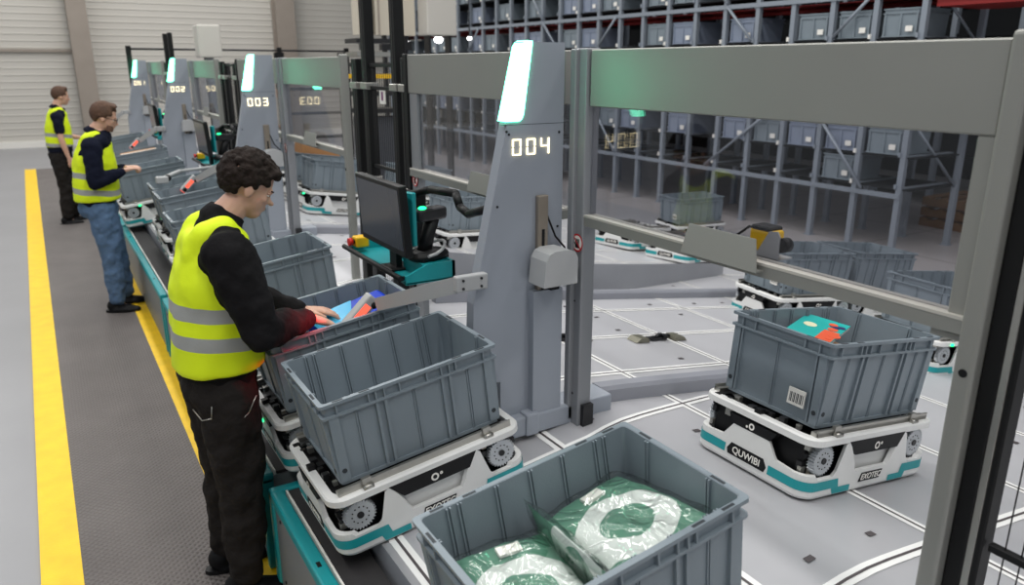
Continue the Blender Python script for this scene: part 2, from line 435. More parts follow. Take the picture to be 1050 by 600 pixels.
# ------------------------------------------------------------------ robot
def robot():
    t = empty('tote_robot', label='x', cat='robot', group='white robots')
    L, W, r = .74, .52, .06
    # perimeter samples with analytic tops
    def perim(L, W, r, n=8):
        pts = []
        def seg(x0, y0, x1, y1, side, k):
            for i in range(k):
                u = i/k; pts.append((x0+(x1-x0)*u, y0+(y1-y0)*u, side))
        seg(-L/2+r, -W/2, L/2-r, -W/2, 'f', 64)
        for i in range(n): a = radians(-90+90*i/n); pts.append((L/2-r+r*cos(a), -W/2+r+r*sin(a), 'k'))
        seg(L/2, -W/2+r, L/2, W/2-r, 'r', 44)
        for i in range(n): a = radians(90*i/n); pts.append((L/2-r+r*cos(a), W/2-r+r*sin(a), 'k'))
        seg(L/2-r, W/2, -L/2+r, W/2, 'b', 64)
        for i in range(n): a = radians(90+90*i/n); pts.append((-L/2+r+r*cos(a), W/2-r+r*sin(a), 'k'))
        seg(-L/2, W/2-r, -L/2, -W/2+r, 'l', 44)
        for i in range(n): a = radians(180+90*i/n); pts.append((-L/2+r+r*cos(a), -W/2+r+r*sin(a), 'k'))
        return pts
    def interp(x, T):
        for (a, va), (b_, vb) in zip(T[:-1], T[1:]):
            if a <= x <= b_: return va+(vb-va)*(x-a)/(b_-a) if b_ > a else vb
        return T[-1][1]
    TL = [(0, .082), (.100, .082), (.130, .150), (.160, .199), (.182, .199), (.212, .096), (.23, .078), (.33, .078), (.345, .086), (.37, .094)]
    TS = [(0, .165), (.075, .165), (.125, .098), (.20, .092), (.26, .092)]
    def top(p):
        x, y, sd = p
        if sd in 'fb': return interp(abs(x), TL)
        if sd in 'lr': return interp(abs(y), TS)
        return .092
    P = perim(L, W, r); b = MB(); n = len(P)
    o_lo = [b.bm.verts.new((x*.985, y*.98, .005)) for x, y, s in P]
    o_l2 = [b.bm.verts.new((x, y, .016)) for x, y, s in P]
    o_hi = [b.bm.verts.new((x, y, top((x, y, s)))) for x, y, s in P]
    i_hi = [b.bm.verts.new((x*.955, y*.94, top((x, y, s)))) for x, y, s in P]
    i_lo = [b.bm.verts.new((x*.955, y*.94, .03)) for x, y, s in P]
    for i in range(n):
        j = (i+1) % n
        for A, B in ((o_lo, o_l2), (o_l2, o_hi), (o_hi, i_hi), (i_hi, i_lo), (i_lo, o_lo)): b.face([A[i], A[j], B[j], B[i]], M_WHITE, False)
    # recess floor plate behind the centre window and cream inner web
    for sg in (-1, 1):
        b.box(-.15, .15, sg*(W/2-.030)-.002, sg*(W/2-.030)+.002, .03, .16, M_WHITE)
    b.build('white_shell', t)
    # top ring tray
    b = MB()
    b.loft([rrect(L, W, .06, .200, 6), rrect(L, W, .06, .222, 6), rrect(L-.012, W-.012, .055, .228, 6), rrect(L-.062, W-.062, .045, .228, 6), rrect(L-.062, W-.062, .045, .207, 6)], M_WHITE, cap0=False, cap1=False, smooth=False)
    b.loft([rrect(L, W, .06, .200, 6), rrect(L-.062, W-.062, .045, .200, 6)], M_WHITE, cap0=False, cap1=False)
    b.build('top_ring', t)
    # chassis block
    b = MB(); b.box(-.33, .33, -.205, .205, .02, .20, M_BLACK); b.box(-.345, .345, -.23, .23, .012, .03, M_BLACK)
    for i in range(70):
        sx = random.choice((-1, 1)); 
        x = sx*random.uniform(.20, .34); y = random.choice((-1, 1))*random.uniform(.19, .232); z = random.uniform(.09, .19)
        s = random.uniform(.006, .016); b.box(x-s, x+s, y-s*.7, y+s*.7, z-s, z+s, random.choice((M_BLACK, M_DARK, M_DARK, M_ALU)) if i % 6 else M_CREAM)
    for i in range(40):
        x = random.choice((-1, 1))*random.uniform(.31, .35); y = random.uniform(-.2, .2); z = random.uniform(.17, .235)
        s = random.uniform(.005, .014); b.box(x-s, x+s, y-s, y+s, z-s, z+s, random.choice((M_BLACK, M_DARK, M_ALU)))
    b.build('chassis', t)
    # stripes
    off = .0015
    def stripe(idx, zl, zh, m=M_TEAL):
        prev = None; b = MB()
        for i in idx:
            x, y, s = P[i % n]; k = 1+off/.3
            a = b.bm.verts.new((x*k, y*(1+off/.2), zl(x, y, s))); c = b.bm.verts.new((x*k, y*(1+off/.2), zh(x, y, s)))
            if prev: b.face([prev[0], a, c, prev[1]], m)
            prev = (a, c)
        b.build('teal_stripe', t)
    nf = 64; nk = 8; nr = 44
    cor = [nf, nf+nk+nr, 2*nf+2*nk+nr, 2*nf+3*nk+2*nr]    # first index of each corner
    for ci, c0 in enumerate(cor):
        longbefore = ci in (0, 2)
        def zl(x, y, s):
            if s in 'fb':
                return .036 if abs(x) > .215 else .012
            return .036
        def zh(x, y, s):
            if s in 'fb' and abs(x) < .185: return .036
            return .070
        nl = 20; ns = 11
        rng = range(c0-nl, c0+nk+ns+1) if longbefore else range(c0-ns, c0+nk+nl+1)
        stripe(rng, zl, zh)
    # side centre panels: black name plate, logo bar
    for sg in (-1, 1):
        yy = sg*(W/2+.0005)
        b = MB(); b.prism([(-.168, .203), (.168, .203), (.135, .148), (-.120, .148)], 'y', sg*(W/2-.03), sg*(W/2+.001), M_BLACK)
        lp = b.build('sensor_bar', t)
        b = MB()
        def ring(cx, cz, ro, ri):
            k = 20
            A = [(cx+ro*cos(2*pi*i/k), yy+sg*.002, cz+ro*sin(2*pi*i/k)) for i in range(k)]; B = [(cx+ri*cos(2*pi*i/k), yy+sg*.002, cz+ri*sin(2*pi*i/k)) for i in range(k)]
            b.loft([A, B], M_LABEL, False, False)
        ring(0, .171, .015, .008); ring(.025, .177, .006, .001)
        b.build('logo', lp)
        b = MB(); b.prism([(-.068, .036), (.056, .036), (.068, .069), (-.056, .069)], 'y', yy, yy+sg*.002, M_BLACK); pl = b.build('name_plate', t)
        Mx = basis((0, yy+sg*.0025, .052), (-sg, 0, 0), (0, 0, 1)) if sg > 0 else basis((0, yy-.0025, .052), (1, 0, 0), (0, 0, 1))
        text_mesh('EXOTEC', .031, .0004, M_LABEL, Mx, 'lettering', pl, .2, .0006)
    for sg in (-1, 1):
        xx = sg*(L/2+.0005)
        b = MB(); b.prism([(-.11, .190), (.11, .190), (.085, .155), (-.085, .155)], 'x', sg*(L/2-.03), sg*(L/2+.001), M_BLACK)
        lp = b.build('sensor_bar', t)
        b = MB()
        for cy, cz, ro, ri in ((0, .174, .013, .0065), (.021, .168, .005, .001)):
            k = 20
            A = [(xx+sg*.002, cy+ro*cos(2*pi*i/k), cz+ro*sin(2*pi*i/k)) for i in range(k)]; B = [(xx+sg*.002, cy+ri*cos(2*pi*i/k), cz+ri*sin(2*pi*i/k)) for i in range(k)]
            b.loft([A, B], M_LABEL, False, False)
        b.build('logo', lp)
        b = MB(); b.prism([(-.085, .036), (.085, .036), (.092, .055), (.075, .082), (-.075, .082), (-.092, .055)], 'x', xx, xx+sg*.002, M_BLACK); pl = b.build('name_plate', t)
        Mx = basis((xx+sg*.0025, 0, .058), (0, sg, 0), (0, 0, 1))
        text_mesh('QUWIBI', .036, .0004, M_LABEL, Mx, 'lettering', pl, 0, .0006)
    # toothed wheels
    for sx in (-1, 1):
        for sy in (-1, 1):
            b = MB(); c = (sx*.275, .138); k = 30; poly = []
            for i in range(k*2):
                rr = .057 if i % 2 else .047; a = pi*i/k; poly.append((c[0]+rr*cos(a), c[1]+rr*sin(a)))
            y0 = sy*(W/2-.042); y1 = sy*(W/2-.016)
            b.prism(poly, 'y', y0, y1, M_GEAR)
            b.cyl((c[0], y1, c[1]), (c[0], y1+sy*.004, c[1]), .012, M_DARK, 12)
            for i in range(12):
                a = pi*i/6; p = (c[0]+.030*cos(a), c[1]+.030*sin(a)); b.cyl((p[0], y1, p[1]), (p[0], y1+sy*.001, p[1]), .003, M_DARK, 6)
            b.build('toothed_wheel', t)
    # lift rails and clips
    for sy in (-1, 1):
        b = MB(); b.box(-.33, .33, sy*.225-.014, sy*.225+.014, .226, .242, M_ALU); b.box(-.33, .33, sy*.236-.003, sy*.236+.003, .226, .252, M_ALU)
        b.build('lift_rail', t)
        for x in (-.23, .23):
            b = MB(); b.box(x-.016, x+.016, sy*.240-.004, sy*.240+.010*1, .205, .262, M_ALU); b.cyl((x-.018, sy*.25, .232), (x+.018, sy*.25, .232), .008, M_ALU, 10)
            b.build('bin_clip', t)
    return t
robot0 = robot(); rused = [False]; bused = [False]
RH = .243
def unit(x, y, side, blabel, rlabel, yaw=0, rot=None, z=None, withbin=True, rx=0):
    # side -1: leans to the operators, +1: leans away
    tz = {-1: -TILT, 1: TILT, 0: 0}[side] if rot is None else rot
    z = floorz(x)+.004 if z is None else z
    R = (rx, tz, yaw)
    r = place(robot0, rused, (x, y, z), R, rlabel, 'white tote robots')
    if withbin:
        up = (Matrix.Rotation(yaw, 3, 'Z') @ Matrix.Rotation(tz, 3, 'Y') @ Matrix.Rotation(rx, 3, 'X')) @ Vector((0, 0, RH))
        return r, place(bin0, bused, Vector((x, y, z))+up, R, blabel, 'grey bins carried by robots')
    return r, None
LX = 1.008   # foot of the left lane robots
def lane(y, bl, rl, dx=0, yaw=0): return unit(LX+dx, y, -1, bl, rl, yaw, z=.5675)
u_front = lane(1.245, 'grey bin full of bagged green textiles in the near foreground', 'white robot under the bin of bagged green textiles')
u_b2 = lane(2.40, 'empty grey bin in front of the nearest worker', 'white robot with black logo bar under the empty bin beside the nearest worker')
u_b3 = lane(3.04, 'grey bin the nearest worker is reaching into', 'white robot under the bin with the blue package')
u_b4 = lane(4.18, 'empty grey bin waiting behind the nearest worker, left of the screen', 'white robot under the empty bin left of the screen')
u_c1 = lane(5.80, 'grey bin just behind the nearest worker\'s collar, first of its row', 'white robot under the first bin of the second station row', .05)
u_c2 = lane(6.88, 'grey bin second behind the nearest worker\'s neck', 'white robot under the second bin of the second station row', .11)
u_c3 = lane(7.43, 'grey bin with a grey scanner arm resting over its rim', 'white robot under the bin with the grey scanner arm', .13)
u_c4 = lane(8.75, 'large looking grey bin in front of the middle worker\'s hands', 'white robot whose toothed wheel shows under the middle worker\'s bin', -.05)
u_c5 = lane(10.3, 'grey bin beyond the middle worker\'s chest beside the cardboard box', 'white robot under the bin beside the cardboard box', .0)
u_c6 = lane(12.4, 'grey bin at the far end of the row near the farthest worker', 'white robot under the farthest grey bin of the row', .0)
u_r = unit(2.395, 1.70, 1, 'grey bin with a barcode label and teal book, alone on the right', 'white robot with teal stripes alone on the right floor', z=.612)
make_label(u_r[1]); make_label(u_front[1])
# right background lane
u_a = unit(4.68, 3.64, 1, 'grey bin seen under the window rail, white label on its end', 'white robot under the labelled bin behind the window rail', -.14, rot=.10, z=.245)
u_a2 = unit(5.42, 3.60, 1, 'grey bin behind the labelled bin, seen through the glass', 'white robot hidden behind the labelled bin', -.10, rot=.12, z=.16)
u_b = unit(4.72, 2.53, 1, 'grey bin cut off by the right window frame', 'white robot with green lights at the right window frame', -.10, rot=.12, z=.255)
u_f = unit(6.75, 6.85, 0, 'grey bin alone behind the window rail near the rack', 'white robot under the lone bin near the rack', -.15, z=.006)
def bare(x, y, z, yaw, l, rot=0): return unit(x, y, 0, None, l, yaw, rot=rot, z=z, withbin=False)
def bcorner(cx, cy, yaw, l):
    x = cx+.37*cos(yaw)-.26*sin(yaw); y = cy+.37*sin(yaw)+.26*cos(yaw); bare(x, y, max(floorz(x), .0)+.01, yaw, l, .13)
bcorner(5.10, 6.02, .22, 'left one of two bare white robots beyond the grey ramp')
bcorner(5.25, 5.34, .25, 'right one of two bare white robots beyond the grey ramp')
u_k = unit(3.28, 6.24, 1, 'grey bin above the robot seen between screen and big tower', 'white robot seen between the screen and the big tower', .03, rot=.08, z=.405)
u_g = unit(2.55, 7.9, 1, 'grey bin framed by the post of the second station', 'white robot with toothed wheel below the second station window', 0, z=.595)
u_h = unit(2.60, 8.65, 1, 'grey bin behind the one framed by the second station post', 'white robot behind the second station window', 0, z=.588)
u_i = unit(2.5, 9.9, 1, 'grey bin seen right of the third tower', 'white robot seen right of the third tower', 0, z=.60)
u_j = unit(3.55, 8.05, 1, 'grey bin seen through the gap between the black posts', 'white robot between the black posts in the distance', 0, z=.447)
u_k = unit(4.0, 6.9, 1, 'grey bin above the robot seen between screen and tower', 'white robot behind the black support arm', 0, z=.39)

for r_, p_ in ((u_b3[0], (-.371, .05, .13)), (u_c4[0], (-.2, -.262, .20)), (u_c1[0], (-.2, -.262, .20)), (u_a[0], (.30, -.262, .205)), (u_b[0], (-.25, -.262, .21)), (u_b[0], (-.371, .10, .21)), (u_g[0], (-.371, -.1, .19)), (u_c3[0], (-.30, .262, .20))):
    b = MB(); b.ball(p_, (.014, .010, .009), M_GLED, 10, 6); b.build('status_led', r_)
make_label(u_a[1]); make_label(u_f[1])
# ------------------------------------------------------------------ goods
def book(M, label):
    t = empty('magazine', label=label, cat='book'); t.matrix_world = M
    b = MB(); b.box(-.125, .125, -.085, .085, 0, .012, M_LABEL)
    b.build('pages', t)
    b = MB(); mt = mat('cover_teal', rgb(36, 176, 170), .3); mo = mat('cover_orange', rgb(232, 96, 60), .35); mn = mat('cover_navy', rgb(50, 50, 100), .35)
    b.box(-.127, .127, -.087, .087, .012, .0145, mt)
    b.box(-.12, .00, -.085, -.025, .0145, .0155, mo)
    for i in range(7):
        a = random.uniform(-.11, .11); c = random.uniform(-.08, -.02); b.cyl((a, c, .0145), (a, c, .0158+.0001*i), random.uniform(.012, .024), (mo, mn)[i % 2], 14, smooth=False)
    b.cyl((.01, .035, .0145), (.01, .035, .0157), .026, mat('cover_cream', rgb(228, 226, 190), .4), 18, smooth=False)
    b.build('cover', t)
Mb = Matrix.Translation((2.43, 1.79, 1.08)) @ Matrix.Rotation(TILT, 4, 'Y') @ Matrix.Rotation(-.35, 4, 'X') @ Matrix.Rotation(.3, 4, 'Z') @ Matrix.Rotation(-.0, 4, 'Y') @ Matrix.Diagonal((1.1, 1.1, 1.1, 1))
Mb = Matrix.Translation((2.50, 1.80, 1.095)) @ Matrix.Rotation(TILT, 4, 'Y') @ Matrix.Rotation(.10, 4, 'X') @ Matrix.Rotation(-.10, 4, 'Y') @ Matrix.Rotation(.35, 4, 'Z')
book(Mb, 'teal and orange magazine standing in the right-hand bin')
# filler carton that props the magazine
b = MB(); b.bevbox(-.09, .11, -.06, .06, 0, .17, M_CARD, .003, 1)
o = b.build('carton', loc=(2.49, 1.80, .872), rot=(0, TILT, .1)); tag(o, 'carton under the teal magazine in the right-hand bin', 'box')

def bag_material():
    m = bpy.data.materials.new('bagged_fabric'); m.use_nodes = True; nt = m.node_tree; b = nt.nodes['Principled BSDF']
    tc = nt.nodes.new('ShaderNodeTexCoord')
    mp = nt.nodes.new('ShaderNodeMapping'); mp.inputs['Location'].default_value = (.02, .04, 0); mp.inputs['Scale'].default_value = (1, 1.25, 0)
    ln = nt.nodes.new('ShaderNodeVectorMath'); ln.operation = 'LENGTH'
    nt.links.new(tc.outputs['Object'], mp.inputs[0]); nt.links.new(mp.outputs[0], ln.inputs[0])
    r = nt.nodes.new('ShaderNodeValToRGB'); r.color_ramp.interpolation = 'CONSTANT'
    g = rgb(84, 138, 114); w = rgb(222, 226, 222)
    e = r.color_ramp.elements; e[0].position = 0; e[0].color = g; e[1].position = .072; e[1].color = w
    x = e.new(.140); x.color = g
    nt.links.new(ln.outputs['Value'], r.inputs[0]); nt.links.new(r.outputs[0], b.inputs['Base Color'])
    b.inputs['Roughness'].default_value = .7; b.inputs['Coat Weight'].default_value = .15; b.inputs['Coat Roughness'].default_value = .2
    n = nt.nodes.new('ShaderNodeTexNoise'); n.inputs['Scale'].default_value = 9; n.inputs['Detail'].default_value = 3; n.inputs['Distortion'].default_value = 1.6
    nt.links.new(tc.outputs['Object'], n.inputs['Vector'])
    bp = nt.nodes.new('ShaderNodeBump'); bp.inputs['Strength'].default_value = .9; bp.inputs['Distance'].default_value = .02
    nt.links.new(n.outputs['Fac'], bp.inputs['Height']); nt.links.new(bp.outputs[0], b.inputs['Coat Normal'])
    return m
M_BAG = bag_material()
M_FOIL = mat('clear_film', rgb(225, 235, 232), .12, bump=.5, bscale=30)
def poly_film():
    m = bpy.data.materials.new('bag_film'); m.use_nodes = True; nt = m.node_tree; nt.nodes.clear()
    t = nt.nodes.new('ShaderNodeBsdfTransparent'); t.inputs[0].default_value = (.93, .95, .94, 1)
    g = nt.nodes.new('ShaderNodeBsdfGlossy'); g.inputs['Roughness'].default_value = .12
    f = nt.nodes.new('ShaderNodeLayerWeight'); f.inputs[0].default_value = .2
    n = nt.nodes.new('ShaderNodeTexNoise'); n.inputs['Scale'].default_value = 9; n.inputs['Detail'].default_value = 2; n.inputs['Distortion'].default_value = 1.5
    tc = nt.nodes.new('ShaderNodeTexCoord'); nt.links.new(tc.outputs['Object'], n.inputs['Vector'])
    bp = nt.nodes.new('ShaderNodeBump'); bp.inputs['Strength'].default_value = 1; bp.inputs['Distance'].default_value = .03
    nt.links.new(n.outputs['Fac'], bp.inputs['Height']); nt.links.new(bp.outputs[0], g.inputs['Normal']); nt.links.new(bp.outputs[0], f.inputs['Normal'])
    mx = nt.nodes.new('ShaderNodeMixShader'); o = nt.nodes.new('ShaderNodeOutputMaterial')
    nt.links.new(f.outputs['Facing'], mx.inputs[0]); nt.links.new(t.outputs[0], mx.inputs[1]); nt.links.new(g.outputs[0], mx.inputs[2]); nt.links.new(mx.outputs[0], o.inputs[0])
    return m
M_FILM = poly_film()
def bagged(M, label, sx=.15, sy=.2, h=.05, seed=0):
    t = empty('bagged_textile', label=label, cat='textile pack', group='bagged green textiles'); t.matrix_world = M
    rnd = random.Random(seed)
    def pillow(sx, sy, h, m, name, amp, jag=0):
        b = MB(); N = 22; ph = [rnd.uniform(0, 6) for _ in range(8)]
        def z(u, v, s):
            e = max(0, (1-abs(u)**4)*(1-abs(v)**4))**.5
            wr = amp*(sin(7*u+4*v+ph[0])+sin(11*v-5*u+ph[1])*.7+sin(17*u+9*v+ph[2])*.4)
            return s*(h*e) + wr*e*(1 if s > 0 else .2)
        for s in (1, -1):
            g = [[b.bm.verts.new((sx*(2*i/N-1)*(1+jag*rnd.uniform(-1, 1)*(j in (0, N))), sy*(2*j/N-1)*(1+jag*rnd.uniform(-1, 1)*(i in (0, N))), z(2*i/N-1, 2*j/N-1, s)) ) for i in range(N+1)] for j in range(N+1)]
            for j in range(N):
                for i in range(N):
                    f = [g[j][i], g[j][i+1], g[j+1][i+1], g[j+1][i]]; b.face(f if s > 0 else f[::-1], m, True)
        return b.build(name, t, recalc=False)
    pillow(sx, sy, h/2, M_BAG, 'folded_textile', .003)
    pillow(sx*1.10, sy*1.08, h/2+.012, M_FILM, 'clear_bag', .005, .02)
    b = MB(); b.box(-.03, .03, .095, .125, h/2-.002, h/2+.006, M_LABEL); b.build('paper_label', t)
Tb = Matrix.Translation((.975, 1.245, .80)) @ Matrix.Rotation(-TILT, 4, 'Y')
bagged(Tb @ Matrix.Translation((.135, .0, .205)) @ Matrix.Rotation(-.04, 4, 'Y') @ Matrix.Rotation(-.10, 4, 'X') @ Matrix.Rotation(.12, 4, 'Z'), 'right one of the bagged green and white textiles in the foreground bin', .142, .172, .07, 3)
bagged(Tb @ Matrix.Translation((-.165, -.025, .185)) @ Matrix.Rotation(.10, 4, 'Y') @ Matrix.Rotation(.06, 4, 'X') @ Matrix.Rotation(-.10, 4, 'Z'), 'left one of the bagged green and white textiles in the foreground bin', .122, .168, .07, 5)
bagged(Tb @ Matrix.Translation((-.022, -.02, .17)) @ Matrix.Rotation(radians(76), 4, 'Y'), 'bagged green textile standing on edge between two flat ones', .10, .172, .020, 8)
# blue package in worker's bin
def blue_pack():
    t = empty('blue_package', label='blue and cyan package being handled by the nearest worker', cat='package')
    t.matrix_world = Matrix.Translation((1.06, 3.0, 1.035)) @ Matrix.Rotation(-TILT, 4, 'Y') @ Matrix.Rotation(.25, 4, 'X') @ Matrix.Rotation(.2, 4, 'Z')
    mb = mat('pack_blue', rgb(18, 60, 190), .25); mc = mat('pack_cyan', rgb(70, 180, 226), .25)
    b = MB(); b.bevbox(-.20, .17, -.12, .12, -.05, .05, mb, .02, 3); b.build('bag_body', t)
    b = MB(); b.prism([(-.199, -.11), (.02, -.11), (-.06, -.02), (.02, .11), (-.199, .11)], 'z', .0502, .052, mc); b.build('cyan_print', t)
    b = MB()
    for cx, cy, ro, ri in ((.09, .01, .035, .018), (.14, -.03, .018, .003)):
        A = [(cx+ro*cos(pi*i/10), cy+ro*.6*sin(pi*i/10), .0525) for i in range(20)]; B = [(cx+ri*cos(pi*i/10), cy+ri*.6*sin(pi*i/10), .0525) for i in range(20)]
        b.loft([A, B], M_LABEL, False, False)
    b.build('white_print', t)
blue_pack()
for (x, y, z, l, s) in ((1.0, 10.3, .80, 'brown cardboard box standing behind the middle worker\'s hands', (.20, .14, .16)), (2.60, 8.65, .86, 'brown cardboard box on top of the bin behind the second station window', (.22, .14, .22))):
    b = MB(); b.bevbox(-s[0], s[0], -s[1], s[1], 0, s[2]*1.4+.08, M_CARD, .004, 1); b.box(-s[0]-.001, s[0]+.001, -.02, .02, s[2]*1.4+.075, s[2]*1.4+.0815, M_LABEL)
    o = b.build('cardboard_box', loc=(x, y, z), rot=(0, -TILT if x < 2 else TILT, 0)); tag(o, l, 'box')

# ------------------------------------------------------------------ stations
SEG = {'0': 'abcdef', '1': 'bc', '2': 'abged', '3': 'abgcd', '4': 'fgbc', '5': 'afgcd'}
def digits(parent, txt, x0, z0, w, h, y, m=M_DIGIT):
    gap = w/len(txt); t = h*.13
    for i, ch in enumerate(txt):
        b = MB(); cx = x0+gap*i; dw = gap*.66
        S = {'a': (0, dw, h-t, h), 'd': (0, dw, 0, t), 'g': (0, dw, h/2-t/2, h/2+t/2), 'f': (0, t, h/2, h), 'e': (0, t, 0, h/2), 'b': (dw-t, dw, h/2, h), 'c': (dw-t, dw, 0, h/2)}
        for s in SEG[ch]:
            a = S[s]; e = .0022; b.box(cx+a[0]+e, cx+a[1]-e, y-.004, y, z0+a[2]+e, z0+a[3]-e, m)
        b.build('digit', parent)
def sign(parent, c, nx=True):
    # round prohibition sticker; nx: faces -x, else faces -y
    b = MB(); k = 24
    def pt(r, a, off): return (c[0]-off, c[1]-r*cos(a), c[2]+r*sin(a)) if nx else (c[0]+r*cos(a), c[1]-off, c[2]+r*sin(a))
    mr = mat('sign_red', rgb(190, 30, 40), .5)
    A = [pt(.035, 2*pi*i/k, .002) for i in range(k)]; b.quad(A, M_LABEL)
    b.loft([[pt(.036, 2*pi*i/k, .003) for i in range(k)], [pt(.029, 2*pi*i/k, .003) for i in range(k)]], mr, False, False)
    def bar(u0, v0, u1, v1, w, m, off):
        d = Vector((u1-u0, v1-v0)).normalized(); n = Vector((-d.y, d.x))*w/2
        P = [(u0+n.x, v0+n.y), (u1+n.x, v1+n.y), (u1-n.x, v1-n.y), (u0-n.x, v0-n.y)]
        b.quad([(c[0]-off, c[1]-u, c[2]+v) if nx else (c[0]+u, c[1]-off, c[2]+v) for u, v in P], m)
    bar(-.014, -.012, .012, -.012, .016, M_BLACK, .0035)
    for i, a in enumerate((70, 85, 100, 115)): bar(-.010+.006*i, -.006, -.010+.006*i+.006*cos(radians(180-a)), .016, .0045, M_BLACK, .0035)
    bar(-.012, -.008, -.022, .004, .005, M_BLACK, .0035)
    bar(-.024, .024, .024, -.024, .006, mr, .0045)
    b.build('no_touch_sign', parent)
def tower(k, txt, label):
    y = 2.4+PITCH*k
    t = empty('display_tower', (1.5, y, .68), label=label, cat='tower', group='display towers')
    X = lambda x: x-1.5; Z = lambda z: z-.68
    b = MB()
    poly = [(1.40, .74), (1.68, .74), (1.68, 2.18), (1.500, 2.18), (1.433, 1.90), (1.286, 1.24), (1.275, .93), (1.40, .90)]
    b.prism([(X(a), Z(c)) for a, c in poly], 'y', 0, .055, M_TOWER)
    b.box(X(1.415), X(1.68), -.0005, .02, Z(1.893), Z(1.8945), M_DARK)
    for (a, c) in ((1.44, 1.86), (1.66, 1.86), (1.39, 1.6), (1.66, 1.5), (1.33, 1.3), (1.31, 1.0), (1.64, .8), (1.43, 1.87)): b.cyl((X(a), -.002, Z(c)), (X(a), .002, Z(c)), .005, M_DARK, 8)
    b.box(X(1.53), X(1.665), -.035, .0, Z(.70), Z(1.26), M_TOWER)
    b.build('tower_panel', t)
    b = MB()   # status lamp: rounded wrap-around strip
    lp = [(1.480, 1.905), (1.492, 1.912), (1.500, 1.93), (1.535, 2.17), (1.535, 2.184), (1.512, 2.185), (1.500, 2.178), (1.4905, 2.165), (1.427, 1.905)]
    b.prism([(X(a), Z(c)) for a, c in lp], 'y', -.006, .060, M_LAMP)
    b.build('status_lamp', t)
    digits(t, txt, X(1.452), Z(1.782), .185, .062, -.001)
    b = MB(); b.bevbox(X(1.557), X(1.603), -.022, .0, Z(1.06), Z(1.63), mat('rail_bronze', rgb(150, 140, 128), .35, metal=.6), .003, 1)
    b.box(X(1.574), X(1.586), -.0235, -.021, Z(1.07), Z(1.50), M_BLACK); b.build('guide_rail', t)
    b = MB()
    pr = [(1.515, 1.30), (1.668, 1.30), (1.668, 1.40), (1.655, 1.425), (1.63, 1.435), (1.565, 1.435), (1.54, 1.425), (1.525, 1.40)]
    b.prism([(X(a), Z(c)) for a, c in pr], 'y', -.13, -.022, M_SCANG); b.box(X(1.60), X(1.64), -.05, -.01, Z(1.26), Z(1.30), M_BLACK)
    b.build('sensor_box', t)
    b = MB(); b.tube([(X(1.60), -.01, Z(1.56)), (X(1.63), -.03, Z(1.47)), (X(1.675), -.03, Z(1.42)), (X(1.69), -.04, Z(1.34)), (X(1.66), -.05, Z(1.30))], .004, M_BLACK, 6); b.build('cable', t)
    b = MB(); b.bevbox(X(1.41), X(1.93), -.045, .09, Z(.66), Z(.745), M_TOWER, .008, 2); b.bevbox(X(1.49), X(1.55), -.055, .03, Z(.66), Z(.755), M_TOWER, .006, 2); b.build('base_beam', t)
    # folding scanner arm reaching over the bin
    b = MB()
    b.bevbox(X(1.20), X(1.33), -.035, .0, Z(1.305), Z(1.365), M_SCANG, .006, 2)
    for a, c in ((1.225, 1.35), (1.225, 1.32), (1.30, 1.35), (1.30, 1.32)): b.cyl((X(a), -.04, Z(c)), (X(a), -.034, Z(c)), .005, M_DARK, 8)
    p0 = Vector((X(1.22), -.02, Z(1.335))); p1 = Vector((X(1.065), .42, Z(1.165)))
    d = (p1-p0).normalized(); side = Vector((0, 0, 1)).cross(d).normalized(); up = d.cross(side)
    R = [[p + side*s*.010 + up*u*h for s, u in ((-1, -1), (1, -1), (1, 1), (-1, 1))] for p, h in ((p0, .030), (p0*.6+p1*.4, .030), (p1, .026))]
    b.loft(R, M_SCANG)
    arm = b.build('scanner_arm', t)
    b = MB()
    hd = Vector((X(1.03), .47, Z(1.150)))
    Mh = basis(hd, (-.62, .05, -.62), (0, 1, 0))
    b.bevbox(-.05, .115, -.028, .028, -.026, .026, M_SCANG, .008, 2, M=Mh)
    b.cyl(Mh @ Vector((.092, -.02, .0)), Mh @ Vector((.092, -.038, .0)), .016, M_BLACK, 12)
    b.ball(hd+Vector((.03, -.02, .005)), (.018, .018, .018), M_BLACK, 10, 8)
    b.build('scanner_head', t)
    b = MB(); b.box(-.01, .07, -.0298, -.0278, -.018, .012, M_RLED, M=Mh)
    b.cyl(Mh @ Vector((.115, 0, 0)), Mh @ Vector((.119, 0, 0)), .022, M_RLED, 16)
    b.build('red_light', t)
    return t
TL_ = [('004', 'big near grey tower with lit display reading 004'), ('003', 'grey tower with lit display reading 003'), ('002', 'grey tower with lit display reading 002'), ('001', 'farthest grey tower with lit display reading 001')]
for k, (tx, lb) in enumerate(TL_): tower(k, tx, lb)

